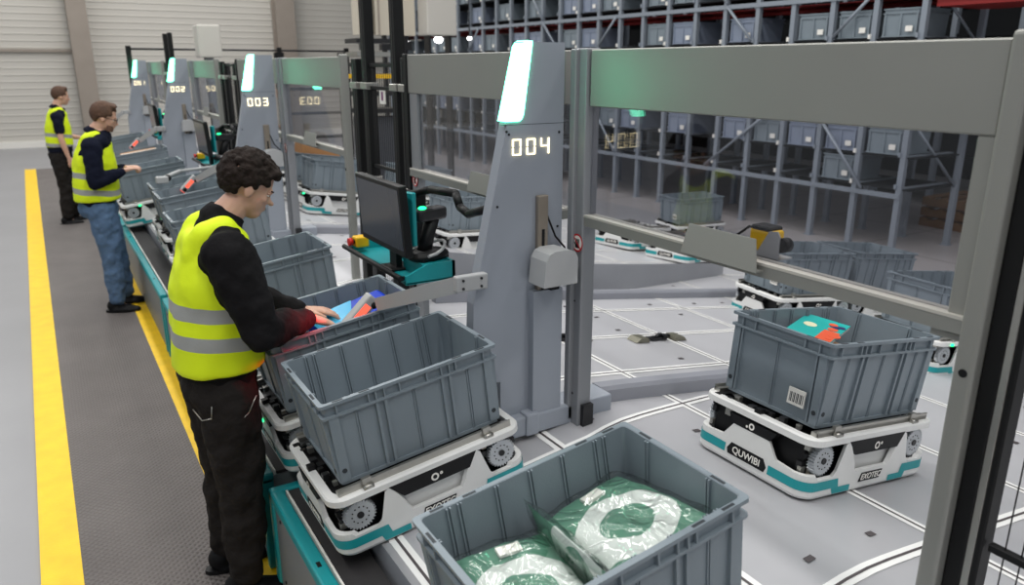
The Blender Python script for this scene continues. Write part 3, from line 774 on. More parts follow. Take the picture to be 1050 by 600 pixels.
WH = ['the near station', 'the second station', 'the third station', 'the farthest station']
def guard(k, back, label):
    y0 = 2.4+PITCH*k
    # near panel spans y0-1.52..y0-.02 ; back panel spans y0+.07..y0+1.55
    a, c = (y0-1.535, y0-.01) if not back else (y0+.06, y0+1.57)
    t = empty('safety_partition', (1.75, a, .66), label=label, cat='guard panel', group='grey window guard panels')
    L = c-a; Z = lambda z: z-.66
    b = MB(); e0 = .0; e1 = L if not back else L-.0
    b.bevbox(-.022, .022, e0+.006, L-.085 if not back else L-.0, Z(1.955), Z(2.155), M_PANEL, .004, 1); b.build('top_band', t)
    # end post beside tower
    if not back:
        b = MB(); b.bevbox(-.035, .03, L-.08, L-.012, Z(.66), Z(2.16), M_POST, .006, 2); b.bevbox(-.052, -.022, L-.035, L+.0, Z(.68), Z(2.158), M_POST, .004, 1)
        b.cyl((-.0355, L-.04, Z(.80)), (-.0345, L-.04, Z(.80)), .006, M_DARK, 8); b.cyl((-.0355, L-.04, Z(1.2)), (-.0345, L-.04, Z(1.2)), .005, M_DARK, 8)
        b.box(-.02, .03, L-.10, L-.06, Z(.66), Z(.76), M_DARK)
        p = b.build('inner_post', t); sign(p, (-.037, L-.055, Z(1.44)))
        b = MB(); b.bevbox(-.045, .008, -.048, .0, Z(.0), Z(2.17), M_PANEL, .010, 3); b.cyl((-.047, -.025, Z(1.43)), (-.044, -.025, Z(1.43)), .010, M_BLACK, 10)
        b.build('outer_post', t)
        s0, s1 = .004, .048
    else:
        b = MB(); b.bevbox(-.03, .03, L-.03, L+.02, Z(.0), Z(2.16), M_BLKPOST, .005, 1); b.build('outer_post', t)
        s0, s1 = L-.13, L-.03
    b = MB(); b.bevbox(-.018, .018, s0, s1, Z(1.50) if not back else Z(.66), Z(1.956), M_POST if back else M_PANEL, .004, 1)
    if not back: b.box(-.018, .018, s0, s1+.03, Z(1.49), Z(1.535), M_PANEL)
    st = b.build('window_stile', t)
    if back: sign(st, (-.020, (s0+s1)/2+.0, Z(1.49)))
    b = MB(); r0, r1 = (.0, L-.07) if not back else (.0, L-.03)
    b.box(-.03, .022, r0, r1, Z(1.510), Z(1.545), M_PANEL); b.box(-.032, .024, r0, r1, Z(1.545), Z(1.553), M_BEIGE)
    b.build('lower_rail', t)
    g0, g1 = (s1, L-.08) if not back else (.0, s0)
    b = MB(); b.box(-.003, .003, g0, g1, Z(1.553), Z(1.956), M_GLASS); b.build('window_pane', t)
    # tilted cover plate on rail
    q0, q1 = (.575, .885) if not back else (.42, .75)
    b = MB()
    P = [(-.06, q0, Z(1.528)), (-.06, q1, Z(1.528)), (-.04, q1-.01, Z(1.62)), (-.04, q0+.03, Z(1.62))]
    Q = [(x+.004, y, z) for x, y, z in P]; b.loft([P, Q], M_PANEL)
    b.box(-.058, -.03, q0, q1, Z(1.528), Z(1.533), M_PANEL)
    b.build('cover_plate', t)
    return t
for k in range(4):
    guard(k, False, ['large near grey guard panel with window, right of the 004 tower', 'grey guard panel with window, right of the 003 tower', 'grey guard panel with window, right of the 002 tower', 'grey guard panel with window, right of the 001 tower'][k])
    guard(k, True, ['grey guard panel with window, left of the 004 tower', 'grey guard panel with window, left of the 003 tower', 'grey guard panel with window, left of the 002 tower', 'grey guard panel with window, left of the 001 tower'][k])
# laser sensor on the near rail
t = empty('laser_sensor', (1.80, 1.54, 1.548), label='yellow laser sensor in a grey bracket on the near window rail', cat='sensor')
b = MB(); b.prism([(.0, 0), (-.085, 0), (-.085, .07), (-.075, .085), (-.045, .08)], 'x', -.005, .0, M_SCANG); b.box(-.005, .06, -.085, .02, -.002, .002, M_SCANG); b.build('bracket', t)
b = MB(); b.bevbox(.002, .055, -.055, .035, .012, .080, M_YSENS, .008, 2); b.build('sensor_body', t)
b = MB(); b.bevbox(.0, .057, -.045, .03, .076, .090, M_BLACK, .004, 1); b.cyl((.0, -.088, .045), (.03, -.088, .045), .022, M_BLACK, 14); b.build('sensor_window', t)
b = MB(); b.tube([(.03, .035, .07), (.03, .06, .075), (.02, .10, .04), (.02, .11, .0)], .004, M_BLACK, 6); b.build('cable', t)

# door posts, tall posts and mesh between the stations
def post(x, y, w, d, z0, z1, m, label, name='gate_post', clamp=None, group='black gate posts between the stations'):
    t = empty(name, (x, y, z0), label=label, cat='post', group=group)
    b = MB(); b.bevbox(-w/2, w/2, -d/2, d/2, 0, z1-z0, m, .006, 2); b.box(-w/2-.002, -w/2+.002, -.006, .006, .02, z1-z0-.02, M_DARK); b.build('post_body', t)
    if clamp:
        b = MB(); b.bevbox(-w/2-.012, w/2+.012, -d/2-.012, d/2+.012, clamp-z0-.02, clamp-z0+.02, M_ALU, .004, 1); b.build('clamp', t)
        b = MB(); b.bevbox(-w/2-.010, w/2+.010, -d/2-.010, d/2+.010, clamp-z0+.03-.6, clamp-z0+.05-.6, M_ALU, .004, 1); b.build('clamp', t)
for k in range(3):
    y = 3.97+PITCH*k; g = ['first', 'second', 'third'][k]
    post(1.75, y+.04, .05, .05, 0, 2.14, M_BLKPOST, 'short black post at the near side of the %s gap between stations' % g, clamp=1.98)
    tt = (4.2, 2.12, 2.55)[k]
    post(1.76, y+.17, .06, .075, .0, tt, M_BLKPOST, 'tall black post, nearer of the tall pair in the %s gap' % g, clamp=1.98)
    post(1.76, y+.63, .06, .085, .0, tt, M_BLKPOST, 'tall black post, farther of the tall pair in the %s gap' % g, clamp=1.98)
    post(1.75, y+.80, .05, .09, 0, 2.14, M_BLKPOST, 'short black post at the far side of the %s gap between stations' % g, clamp=1.98)
def mesh_fence(y0, y1, z0, z1, label, step=.03, bars=(1.0, 1.97)):
    t = empty('mesh_fence', (1.755, y0, 0), label=label, cat='fence', group='black wire mesh fences')
    b = MB(); y = step/2
    while y < y1-y0:
        b.cyl((0, y, z0), (0, y, z1), .0018, M_BLKPOST, 5); y += step
    b.build('wire_mesh', t)
    for z in bars:
        b = MB(); b.bevbox(-.010, .010, 0, y1-y0, z-.010, z+.010, M_BLKPOST, .002, 1); b.build('cross_bar', t)
for k in range(3):
    y = 3.97+PITCH*k; mesh_fence(y+.215, y+.585, .3, 2.12, 'black wire mesh between the tall posts of the %s gap' % ['first', 'second', 'third'][k], bars=(.9, 1.5, 1.97, 2.1))
mesh_fence(-.4, .735, .0, 2.4, 'black wire mesh fence at the right edge of the picture', .035, bars=(1.02, 2.1))
t = empty('fence_post', (1.755, .776, 0), label='thick black fence post with a silver groove at the right edge', cat='post')
b = MB(); b.bevbox(-.022, .03, -.001, .040, 0, 3.4, M_BLKPOST, .004, 1); b.build('post_body', t)
b = MB(); b.bevbox(-.022, .03, -.034, -.017, 0, 3.4, M_BLKPOST, .004, 1); b.build('post_strip', t)
b = MB(); b.bevbox(-.021, .03, -.018, -.000, 0, 3.4, M_ALU, .002, 1); b.build('silver_groove', t)
# small notice on first mesh
b = MB(); b.box(-.004, 0, -.045, .045, -.05, .05, M_LABEL)
ring_m = mat('notice_purple', rgb(120, 60, 110), .6); b.box(-.006, -.004, -.012, .012, -.03, .02, ring_m)
tag(b.build('notice', loc=(1.7535, 4.37, 1.93)), 'small white notice with purple mark on the mesh gate', 'notice')
# machinery seen behind the first gap
t = empty('lift_machine', (3.52, 9.0, 0), label='dark conveyor machine with yellow bands seen between the black posts', cat='machine')
b = MB()
for i, (z, m) in enumerate(((1.55, M_DARK), (1.75, M_DARK), (1.95, M_YSENS), (2.08, M_DARK), (2.2, M_ALU), (2.35, M_DARK))):
    b.box(-.28, .28, -.2, .2, z, z+.05, m); 
b.build('cross_beam', t)
b = MB(); b.box(-.25, .25, -.1, .15, 0, 1.5, mat('machine_grey', rgb(70, 72, 78), .5)); b.build('cabinet_body', t)

# cream columns and white boxes beyond (upper centre)
for i, (x0, x1) in enumerate(((4.82, 5.10), (5.14, 5.52), (5.56, 5.88))):
    b = MB(); b.box(x0, x1, 13.0, 13.25, 2.6, 6, M_CREAM); b.box(x0+.05, x0+.08, 12.985, 13.0, 2.6, 6, M_COLUMN); b.box((x0+x1)/2-.03, (x0+x1)/2+.03, 13.05, 13.15, 0, 2.6, M_DARK); b.box((x0+x1)/2-.10, (x0+x1)/2+.08, 12.98, 13.1, 2.35, 2.5, M_DARK)
    tag(b.build('cream_duct'), ['leftmost', 'middle', 'rightmost'][i]+' of three cream vertical ducts behind the tall black posts', 'duct', 'cream ducts')
b = MB(); b.bevbox(5.93, 6.50, 12.6, 13.0, 2.60, 6, M_WALL, .02, 2); b.box(6.0, 6.04, 12.7, 12.9, 0, 2.6, M_DARK); b.box(6.4, 6.44, 12.7, 12.9, 0, 2.6, M_DARK); tag(b.build('white_cabinet'), 'large white hanging cabinet left of the racks at the top', 'cabinet')
b = MB(); b.bevbox(1.95, 2.25, 11.3, 11.6, 2.2, 2.62, M_WALL, .02, 2); b.box(2.05, 2.15, 11.4, 11.5, .55, 2.2, M_POST); tag(b.build('control_cabinet'), 'white control cabinet above the 002 tower', 'cabinet')
# rail wire behind the far stations
b = MB(); b.cyl((1.45, 15, 2.37), (5.3, 15, 2.36), .018, M_DARK, 8)
for x in (1.45, 2.7, 4.0, 5.3): b.box(x-.04, x+.04, 14.97, 15.03, 0, 2.42, M_BLKPOST)
tag(b.build('rear_fence'), 'thin dark rear fence rail above the far towers', 'fence')
# dark frame between 002 and 003
t = empty('dark_frame', (2.6, 9.8, 0), label='black framed lift shaft between the 002 and 003 towers', cat='machine')
b = MB()
for x in (-.05, .75): b.box(x, x+.11, -.03, .03, 0, 2.25, M_BLKPOST)
b.build('side_upright', t)
b = MB()
for z in (1.2, 1.5, 1.8, 2.0, 2.15): b.box(.06, .75, -.02, .02, z, z+.035, M_DARK)
b.build('cross_beam', t)

# teal guard boxes along the walkway
def gbox(y0, y1, label):
    t = empty('guard_box', (.56, y0, 0), label=label, cat='barrier', group='teal-edged barrier boxes')
    L = y1-y0; b = MB(); b.box(.012, .20, .012, L-.012, .02, .452, M_BOXGREY)
    for z in (.10, .38):
        for yy in (.12, L/2, L-.12): b.cyl((.008, yy, z), (.013, yy, z), .007, M_DARK, 8)
    b.build('box_body', t)
    b = MB(); b.bevbox(0, .052, 0, L, .425, .472, M_TEAL, .008, 2); b.bevbox(.0, .22, L-.05, L, .02, .474, M_TEAL, .010, 2); b.bevbox(0, .05, 0, .04, .02, .45, M_TEAL, .006, 2)
    for yy in (.5, L-.6): b.box(.018, .032, yy, yy+.03, .472, .4735, M_BLACK)
    b.build('teal_edge', t)
    b = MB(); b.box(.058, .066, .02, L-.05, .45, .470, M_LABEL); b.box(.07, .20, .02, L-.05, .45, .466, M_BELT); b.build('rubber_top', t)
gbox(-.2, 2.82, 'teal-edged grey barrier box nearest, below the empty bin')
gbox(2.93, 5.86, 'teal-edged grey barrier box beside the nearest worker\'s legs')
gbox(5.95, 8.85, 'teal-edged grey barrier box beside the middle worker\'s feet')
gbox(8.95, 11.9, 'teal-edged grey barrier box just behind the middle worker')
gbox(12.0, 14.9, 'teal-edged grey barrier box beside the farthest worker')

# terminals
def terminal(k, where):
    y = 3.45+PITCH*k
    t = empty('terminal_tray', (1.42, y, 1.14), label='teal terminal tray with black arm %s' % where, cat='tray', group='teal terminal trays')
    b = MB(); b.bevbox(-.11, .14, -.36, .40, .0, .012, M_TEAL, .003, 1)
    b.prism([(-.11, 0), (.14, 0), (.14, .085), (.0, .085), (-.11, .04)], 'y', -.36, -.345, M_TEAL); b.prism([(-.11, 0), (.14, 0), (.14, .085), (-.11, .04)], 'y', .385, .40, M_TEAL)
    b.box(.125, .14, -.36, .40, 0, .085, M_TEAL); b.prism([(-.345, 0), (-.345, .083), (-.12, .083), (-.12, 0)], 'x', -.02, .12, M_TEAL)
    b.build('tray_shell', t)
    b = MB(); b.cyl((-.135, -.36, .035), (-.135, .40, .035), .013, M_BLACK, 12); b.box(-.135, -.10, -.34, -.32, .02, .035, M_BLACK); b.box(-.135, -.10, .36, .38, .02, .035, M_BLACK); b.build('grab_rail', t)
    b = MB(); b.bevbox(-.10, -.03, .30, .375, .04, .095, M_YSENS, .008, 2); es = b.build('emergency_stop', t)
    b = MB(); b.cyl((-.10, .335, .07), (-.112, .335, .07), .012, M_BLACK, 12); b.cyl((-.112, .335, .07), (-.132, .335, .07), .021, M_REDB, 16); b.build('red_button', es)
    b = MB(); b.tube([(.07, -.05, .36), (.10, -.20, .40), (.12, -.42, .41), (.12, -.46, .355), (.10, -.58, .345), (.08, -.78, .40), (.06, -.985, .44)], .019, M_BLACK, 10)
    b.box(.06, .12, -.1, .1, .0, .36, M_BLACK); b.build('support_arm', t)
    b = MB(); b.box(.04, .09, .1, .16, -1.1 if False else -.48, .0, M_BLKPOST); b.build('support_leg', t)
    m = empty('monitor', (1.345, y-.08, 1.153), (0, 0, 0), 'black flat monitor standing on the terminal tray %s' % where, 'monitor', 'monitors on the terminal trays')
    S = Matrix.Rotation(radians(-4), 4, 'Y')
    b = MB(); b.bevbox(-.02, .018, -.275, .275, .11, .44, M_BEZ, .006, 2, M=S); b.box(.018, .045, -.12, .12, .18, .40, M_BEZ, M=S); b.build('monitor_case', m)
    b = MB(); b.box(-.0215, -.0195, -.255, .255, .14, .42, M_SCREEN, M=S); b.build('screen', m)
    b = MB(); b.box(.02, .05, -.04, .04, .005, .25, M_BEZ); b.bevbox(-.02, .10, -.07, .07, .0, .012, M_BEZ, .004, 1); b.build('monitor_stand', m)
    h = empty('handheld_scanner', (1.475, y-.25, 1.223), (0, 0, .3), 'dark handheld barcode scanner in its cradle %s' % where, 'scanner', 'handheld scanners')
    h.scale = (1.35, 1.35, 1.25)
    b = MB(); b.ball((0, 0, .015), (.085, .055, .028), M_BLACK, 20, 10); b.box(-.06, .06, -.04, .04, .0, .012, M_BLACK); b.build('cradle', h)
    b = MB(); R = [rrect(.05, .045, .015, 0, 3), rrect(.045, .04, .014, .06, 3), rrect(.05, .045, .015, .12, 3)]
    R = [[(x-.02+z*.35, yy, z+.03) for x, yy, z in r] for r in R]; b.loft(R, M_BLACK, smooth=True)
    b.bevbox(-.055, .075, -.028, .028, .145, .195, M_DARK, .014, 3); b.build('grip', h)
    b = MB(); b.ball((-.03, -.01, .198), (.016, .014, .007), M_GLED, 10, 6); b.build('green_light', h)
    b = MB(); b.bevbox(-.075, -.058, -.015, .03, .06, .26, M_TEAL, .004, 1); b.build('teal_strap', h)
    b = MB(); pts = [(-.07+.12*abs(sin(a)), .06*cos(a), .035+.03*sin(a)**2) for a in [pi*i/10 for i in range(11)]]; b.tube([(x, yy-.02, z) for x, yy, z in pts], .006, M_SCANG, 6); b.build('cable', h)
terminal(0, 'left of the 004 tower'); terminal(1.12, 'left of the 003 tower'); terminal(2, 'left of the 002 tower')

# scanner arm over far bin (grey thing)
t = empty('folding_arm', (.98, 7.40, 1.09), label='grey folding scanner arm lying over a far bin', cat='scanner')
b = MB(); b.cyl((-.15, -.12, .06), (.02, .0, .10), .018, M_SCANG, 10); b.cyl((.02, 0, .10), (.5, .1, .12), .015, M_SCANG, 10); b.build('arm_tube', t)
b = MB(); b.bevbox(-.20, -.10, -.16, -.09, .02, .08, M_SCANG, .01, 2); b.ball((-.10, -.10, .06), (.03, .03, .03), M_BLACK, 10, 8); b.build('scanner_head', t)

# ------------------------------------------------------------------ storage rack
RX = 8.3; RY0 = 5.13; DY = .573; NB = 26
rk = empty('storage_rack', (RX, RY0, 0), label='tall grey steel storage rack filling the background', cat='rack')
post_me = None
for i in range(NB+1):
    if post_me is None:
        b = MB(); b.box(-.03, .03, -.0325, .0325, 0, 4.6, M_RACK); b.box(-.05, .05, -.05, .05, 0, .012, M_RACK); p = b.build('upright', rk); post_me = p
    else:
        p = post_me.copy(); COL.objects.link(p); p.parent = rk
    p.location = (0, i*DY, 0)
for i in range(0, NB+1, 1):
    p = post_me.copy(); p.name = 'rear_upright'; COL.objects.link(p); p.parent = rk; p.location = (.92, i*DY-.12, 0)
for z in (.655, 2.86, 4.2):
    b = MB(); b.box(-.045, -.02, -.03, NB*DY+.03, z-.028, z+.028, M_RACK); b.build('front_beam', rk)
LV = [.76, 1.12, 1.60, 2.02, 2.41, 2.98, 3.40, 3.82]
for z in LV:
    b = MB(); b.box(0.0, .92, -.12, NB*DY, z-.035, z-.02, M_DARKSHADE)
    for i in range(NB+1): b.box(-.02, .92, i*DY-.035, i*DY+.035, z-.02, z-.008, M_RACK)
    for i in range(NB): b.box(-.05, .03, i*DY+.02, i*DY+.05, z-.02, z+.03, M_LABEL if i % 2 else M_RACK); 
    b.build('shelf_level', rk)
def diag(y0, z0, y1, z1, x=-.05):
    b = MB(); b.cyl((x, y0, z0), (x, y1, z1), .02, M_RACK, 8); b.build('diagonal_brace', rk)
for (a0, z0, a1, z1) in ((1.9, 2.42, 1.1, 2.86), (4.1, 2.42, 4.9, 2.86), (4.9, 2.9, 5.8, 3.4), (1.1, 2.9, .3, 3.4), (9.9, 2.42, 9.1, 2.86), (12.1, 2.42, 12.9, 2.86), (12.9, 2.9, 13.8, 3.5), (18, 2.42, 17.2, 2.86), (5.3, .70, 3.1, 1.62), (.8, .70, 2.1, 1.55), (9, .7, 10.3, 1.55), (13.5, .7, 12, 1.62)):
    diag(a0*DY, z0, a1*DY, z1)
diag(.0, .68, .0, 2.3, .02)
b = MB(); b.cyl((.03, -.02, 1.5), (.92, -.12, .70), .018, M_RACK, 8); b.build('side_brace', rk)
b = MB(); b.cyl((.03, -.02, 3.0), (.92, -.12, 2.3), .018, M_RACK, 8); b.build('side_brace', rk)
b = MB(); b.cyl((.45, -.5, 2.775), (.45, NB*DY, 2.775), .03, M_RED, 10); b.box(.1, .9, -.3, NB*DY, 2.81, 2.82, M_RED); b.build('red_panel', rk)
b = MB(); b.box(.02, .9, -2.2, -.1, 2.70, 2.80, M_RED); b.box(-.02, .03, -2.3, -.05, 2.80, 2.87, M_RACK); b.build('end_canopy', rk)
# rack bins: one shared mesh
def rackbin(m, name='rack_bin'):
    b = MB(); L, W, H = .60, .45, .30
    b.loft([rrect(L-.05, W-.05, .02, 0, 2), rrect(L-.02, W-.02, .02, H, 2), rrect(L-.045, W-.045, .015, H, 2), rrect(L-.07, W-.07, .015, .02, 2)], m)
    for z0, z1 in ((H-.012, H+.002), (H-.055, H-.045), (0, .012)): b.loft([rrect(L, W, .02, z0, 2), rrect(L, W, .02, z1, 2), rrect(L-.04, W-.04, .015, z1, 2)], m, cap0=False, cap1=False); b.loft([rrect(L, W, .02, z0, 2), rrect(L-.04, W-.04, .015, z0, 2)], m, cap0=False, cap1=False)
    for y in (-.19, .19, 0): b.box(-L/2+.002, -L/2+.02, y-.01, y+.01, .01, H-.05, m)
    return b.build(name)
rb1 = rackbin(M_BIN); rb2 = rackbin(M_BIN2)
for rb in (rb1, rb2):
    b = MB(); b.box(-.306, -.300, -.155, -.075, .055, .115, M_LABEL); b.build('white_label', rb)
used = {0: [False], 1: [False]}
ORD = ['end', 'second', 'third', 'fourth', 'fifth', 'sixth', 'seventh', 'eighth', 'ninth', 'tenth', 'eleventh', 'twelfth', 'thirteenth', 'fourteenth', 'fifteenth', 'sixteenth', 'seventeenth', 'eighteenth', 'nineteenth', 'twentieth'] + ['twenty-'+o for o in ('first', 'second', 'third', 'fourth', 'fifth', 'sixth', 'seventh', 'eighth', 'ninth')] + ['thirtieth'] + ['thirty-'+o for o in ('first', 'second', 'third', 'fourth', 'fifth')]
rows = {0: ('lowest shelf row of the rack', {1}, .06), 1: ('shelf row just above the rack\'s low beam', {0, 1, 2, 3, 4, 6, 8, 10}, .5), 4: ('shelf row just above the grey guard band', {0, 1, 2, 4, 6, 7}, .55), 5: ('shelf row above the rack\'s upper beam', set(), .6), 6: ('second shelf row above the rack\'s upper beam', set(), .6), 7: ('topmost shelf row of the rack', set(), .6)}
rr = random.Random(11)
first_y = {0: 0, 1: 0, 4: 0, 5: 4, 6: 9, 7: 16}
for lv, (rn, fixed, pr) in rows.items():
    for i in range(NB):
        if i < first_y[lv]: continue
        if lv == 1 and i > 14: pass
        on = (i in fixed) if i < 9 and lv < 5 else rr.random() < pr
        if not on: continue
        c = 1 if rr.random() < .25 or (lv == 1 and i == 6) or (lv == 4 and i in (4,)) else 0
        o = place((rb1, rb2)[c], used[c], (RX+.31, RY0+(i+.5)*DY, LV[lv]-.006), (0, 0, 0), ('%s bin in the %s bay, %s' % (('grey', 'bluish')[c], ORD[i], rn)), 'bins on the rack shelves')
        o['category'] = 'bin'
# pallets and dark clutter behind the rack end
for i, (x, y, l) in enumerate(((10.6, 5.3, 'wooden pallet stack in the dark behind the rack end'),)):
    b = MB()
    for z in (.0, .14, .28):
        for dx in (-.45, 0, .45): b.box(x+dx-.05, x+dx+.05, y-.6, y+.6, z, z+.09, M_WOOD)
        for j in range(6): b.box(x-.5, x+.5, y-.6+j*.22, y-.5+j*.22, z+.09, z+.115, M_WOOD)
    tag(b.build('wooden_pallet'), l, 'pallet')
# second rack behind, shelf fill coloured near-black as interior shade
rk2 = empty('rear_rack', (11.8, 3, 0), label='dark rear storage rack behind the front rack', cat='rack')
b = MB()
for i in range(24): b.box(-.04, .04, i*.95-.04, i*.95+.04, 0, 5.5, M_RACK)
b.build('upright_row', rk2)
b = MB()
for z in (.7, 1.3, 1.9, 2.5, 3.1, 3.7, 4.4): b.box(0, 1, 0, 22, z, z+.05, M_DARKSHADE); b.box(.3, 1, 0, 22, z+.05, z+.4, M_DARKSHADE)
b.build('shelf_level', rk2)
# far work lamps
for i, (x, y, z, r) in enumerate(((7.4, 15.2, 2.62, .09), (7.6, 17.2, 2.60, .06), (7.6, 14.2, 2.62, .045), (7.9, 16.4, 2.84, .045))):
    t = empty('work_lamp', (x, y, z), label=['large bright work lamp glaring in front of the far rack', 'work lamp left of the large bright one', 'small work lamp right of the large bright one', 'small work lamp above the large bright one'][i], cat='lamp', group='work lamps')
    b = MB(); b.ball((0, 0, 0), (r, r, r*.8), M_WORK, 16, 10); b.build('bulb', t)
    b = MB(); b.cyl((0, 0, r*.6), (0, 0, 5.5), .012, M_DARK, 6); b.cyl((0, 0, r*.5), (0, 0, r*1.2), r*.8, M_DARK, 12); b.build('hanger', t)

# ------------------------------------------------------------------ people
def remeshed(b, name, voxel, mats, parent, smooth=6, fac=.6, fold=0, fsize=.09):
    o = b.build(name)
    md = o.modifiers.new('r', 'REMESH'); md.mode = 'VOXEL'; md.voxel_size = voxel; md.use_smooth_shade = True
    ms = o.modifiers.new('s', 'SMOOTH'); ms.iterations = smooth; ms.factor = fac
    if fold:
        tx = bpy.data.textures.new('folds', 'CLOUDS'); tx.noise_scale = fsize; tx.noise_depth = 1
        mdp = o.modifiers.new('d', 'DISPLACE'); mdp.texture = tx; mdp.strength = fold; mdp.mid_level = .5; mdp.texture_coords = 'LOCAL'
    dg = bpy.context.evaluated_depsgraph_get(); me = bpy.data.meshes.new_from_object(o.evaluated_get(dg))
    me.materials.clear()
    for m in mats: me.materials.append(m)
    old = o.data; o.modifiers.clear(); o.data = me; bpy.data.meshes.remove(old); o.parent = parent
    for p in me.polygons: p.use_smooth = True; p.material_index = 0
    return o
DUM = mat('dummy', rgb(128, 128, 128))
def limb(b, pts):   # pts: [(x,y,z,r)]
    for p in pts: b.ball(p[:3], (p[3],)*3, DUM, 14, 10)
    for p, q in zip(pts[:-1], pts[1:]): b.cyl(p[:3], q[:3], p[3], DUM, 14, r1=q[3])
def torso(b, rings, n=28, pw=2.4):
    R = []
    for (x, z, rx, ry) in rings:
        ring = []
        for i in range(n):
            a = 2*pi*i/n; c, s = cos(a), sin(a)
            ring.append((x+rx*abs(c)**(2/pw)*(1 if c > 0 else -1), ry*abs(s)**(2/pw)*(1 if s > 0 else -1), z))
        R.append(ring)
    b.loft(R, DUM)
def skin_mat(): 
    m = mat('skin', rgb(205, 160, 138), .5, var=.06, vscale=18, bump=.05)
    m.node_tree.nodes['Principled BSDF'].inputs['Subsurface Weight'].default_value = .12
    m.node_tree.nodes['Principled BSDF'].inputs['Subsurface Radius'].default_value = (.02, .008, .005)
    return m
M_SKIN = skin_mat()
M_HAIR = mat('hair_dark', rgb(34, 25, 21), .75, spec=.2, bump=.8, bscale=70, var=.25, vscale=40)
M_HAIRB = mat('hair_brown', rgb(84, 58, 42), .75, bump=.8, bscale=60, var=.2, vscale=30)
def cloth(name, col, bump=.6, sc=9, rough=.9, var=.06):
    return mat(name, col, rough, spec=.15, bdist=.035, bump=bump, bscale=sc, var=var, vscale=8)
M_SHIRT = cloth('black_cotton', rgb(22, 21, 23)); M_NAVY = cloth('navy_cotton', rgb(18, 22, 38)); M_TROUS = cloth('black_workwear', rgb(36, 33, 32), 1.0, 9)
M_JEANS = cloth('blue_denim', rgb(86, 110, 140), .6, 12, var=.14); M_SHOE = cloth('black_leather', rgb(20, 20, 22), .2, 20, .5)
def vest_mat(name, bands):
    m = bpy.data.materials.new(name); m.use_nodes = True; nt = m.node_tree; b = nt.nodes['Principled BSDF']
    tc = nt.nodes.new('ShaderNodeTexCoord'); sp = nt.nodes.new('ShaderNodeSeparateXYZ'); nt.links.new(tc.outputs['Object'], sp.inputs[0])
    n = nt.nodes.new('ShaderNodeTexNoise'); n.inputs['Scale'].default_value = 5; nt.links.new(tc.outputs['Object'], n.inputs['Vector'])
    off = nt.nodes.new('ShaderNodeMath'); off.operation = 'MULTIPLY_ADD'; off.inputs[1].default_value = .02; nt.links.new(n.outputs['Fac'], off.inputs[0]); 
    sl = nt.nodes.new('ShaderNodeMath'); sl.operation = 'MULTIPLY_ADD'; sl.inputs[1].default_value = .12; nt.links.new(sp.outputs['X'], sl.inputs[0]); nt.links.new(sp.outputs['Z'], sl.inputs[2]); nt.links.new(sl.outputs[0], off.inputs[2])
    r = nt.nodes.new('ShaderNodeValToRGB'); r.color_ramp.interpolation = 'CONSTANT'
    y = rgb(222, 244, 8); g = rgb(158, 160, 158)
    e = r.color_ramp.elements; e[0].position = 0; e[0].color = y; e[1].position = .999; e[1].color = y
    for z0, z1 in bands:
        a = e.new((z0+.01)/2); a.color = g; a = e.new((z1+.01)/2); a.color = y
    dv = nt.nodes.new('ShaderNodeMath'); dv.operation = 'DIVIDE'; dv.inputs[1].default_value = 2
    nt.links.new(off.outputs[0], dv.inputs[0]); nt.links.new(dv.outputs[0], r.inputs[0]); nt.links.new(r.outputs[0], b.inputs['Base Color'])
    b.inputs['Roughness'].default_value = .7
    n2 = nt.nodes.new('ShaderNodeTexNoise'); n2.inputs['Scale'].default_value = 7; n2.inputs['Detail'].default_value = 5; nt.links.new(tc.outputs['Object'], n2.inputs['Vector'])
    bp = nt.nodes.new('ShaderNodeBump'); bp.inputs['Strength'].default_value = .5; bp.inputs['Distance'].default_value = .02
    nt.links.new(n2.outputs['Fac'], bp.inputs['Height']); nt.links.new(bp.outputs[0], b.inputs['Normal'])
    return m

def head(b, c, pitch, s=1.0):
    """adds skull, jaw, nose, ears, brow, lips; returns matrix. head faces local +X"""
    M = Matrix.Translation(c) @ Matrix.Rotation(pitch, 4, 'Y') @ Matrix.Scale(s, 4)
    B = lambda p, r: b.ball(p, r, DUM, 18, 12, M=M)
    B((-.005, 0, .035), (.098, .076, .090)); B((.028, 0, -.02), (.068, .060, .085)); B((.050, 0, -.080), (.038, .036, .030))   # skull, face, chin
    B((.015, 0, -.062), (.062, .052, .038)); B((.085, 0, .012), (.016, .045, .014))      # jaw, brow
    b.loft([[M @ Vector(p) for p in r] for r in ([(.085, -.008, .012), (.085, .008, .012), (.07, .008, .012), (.07, -.008, .012)], [(.116, -.015, -.032), (.116, .015, -.032), (.07, .016, -.036), (.07, -.016, -.036)])], DUM)
    B((.110, 0, -.030), (.013, .013, .010))
    B((.088, 0, -.053), (.011, .022, .006)); B((.086, 0, -.063), (.011, .019, .007))
    for sy in (-1, 1):
        B((-.002, sy*.077, -.008), (.019, .009, .030)); B((.062, sy*.034, -.022), (.022, .022, .018))
    return M
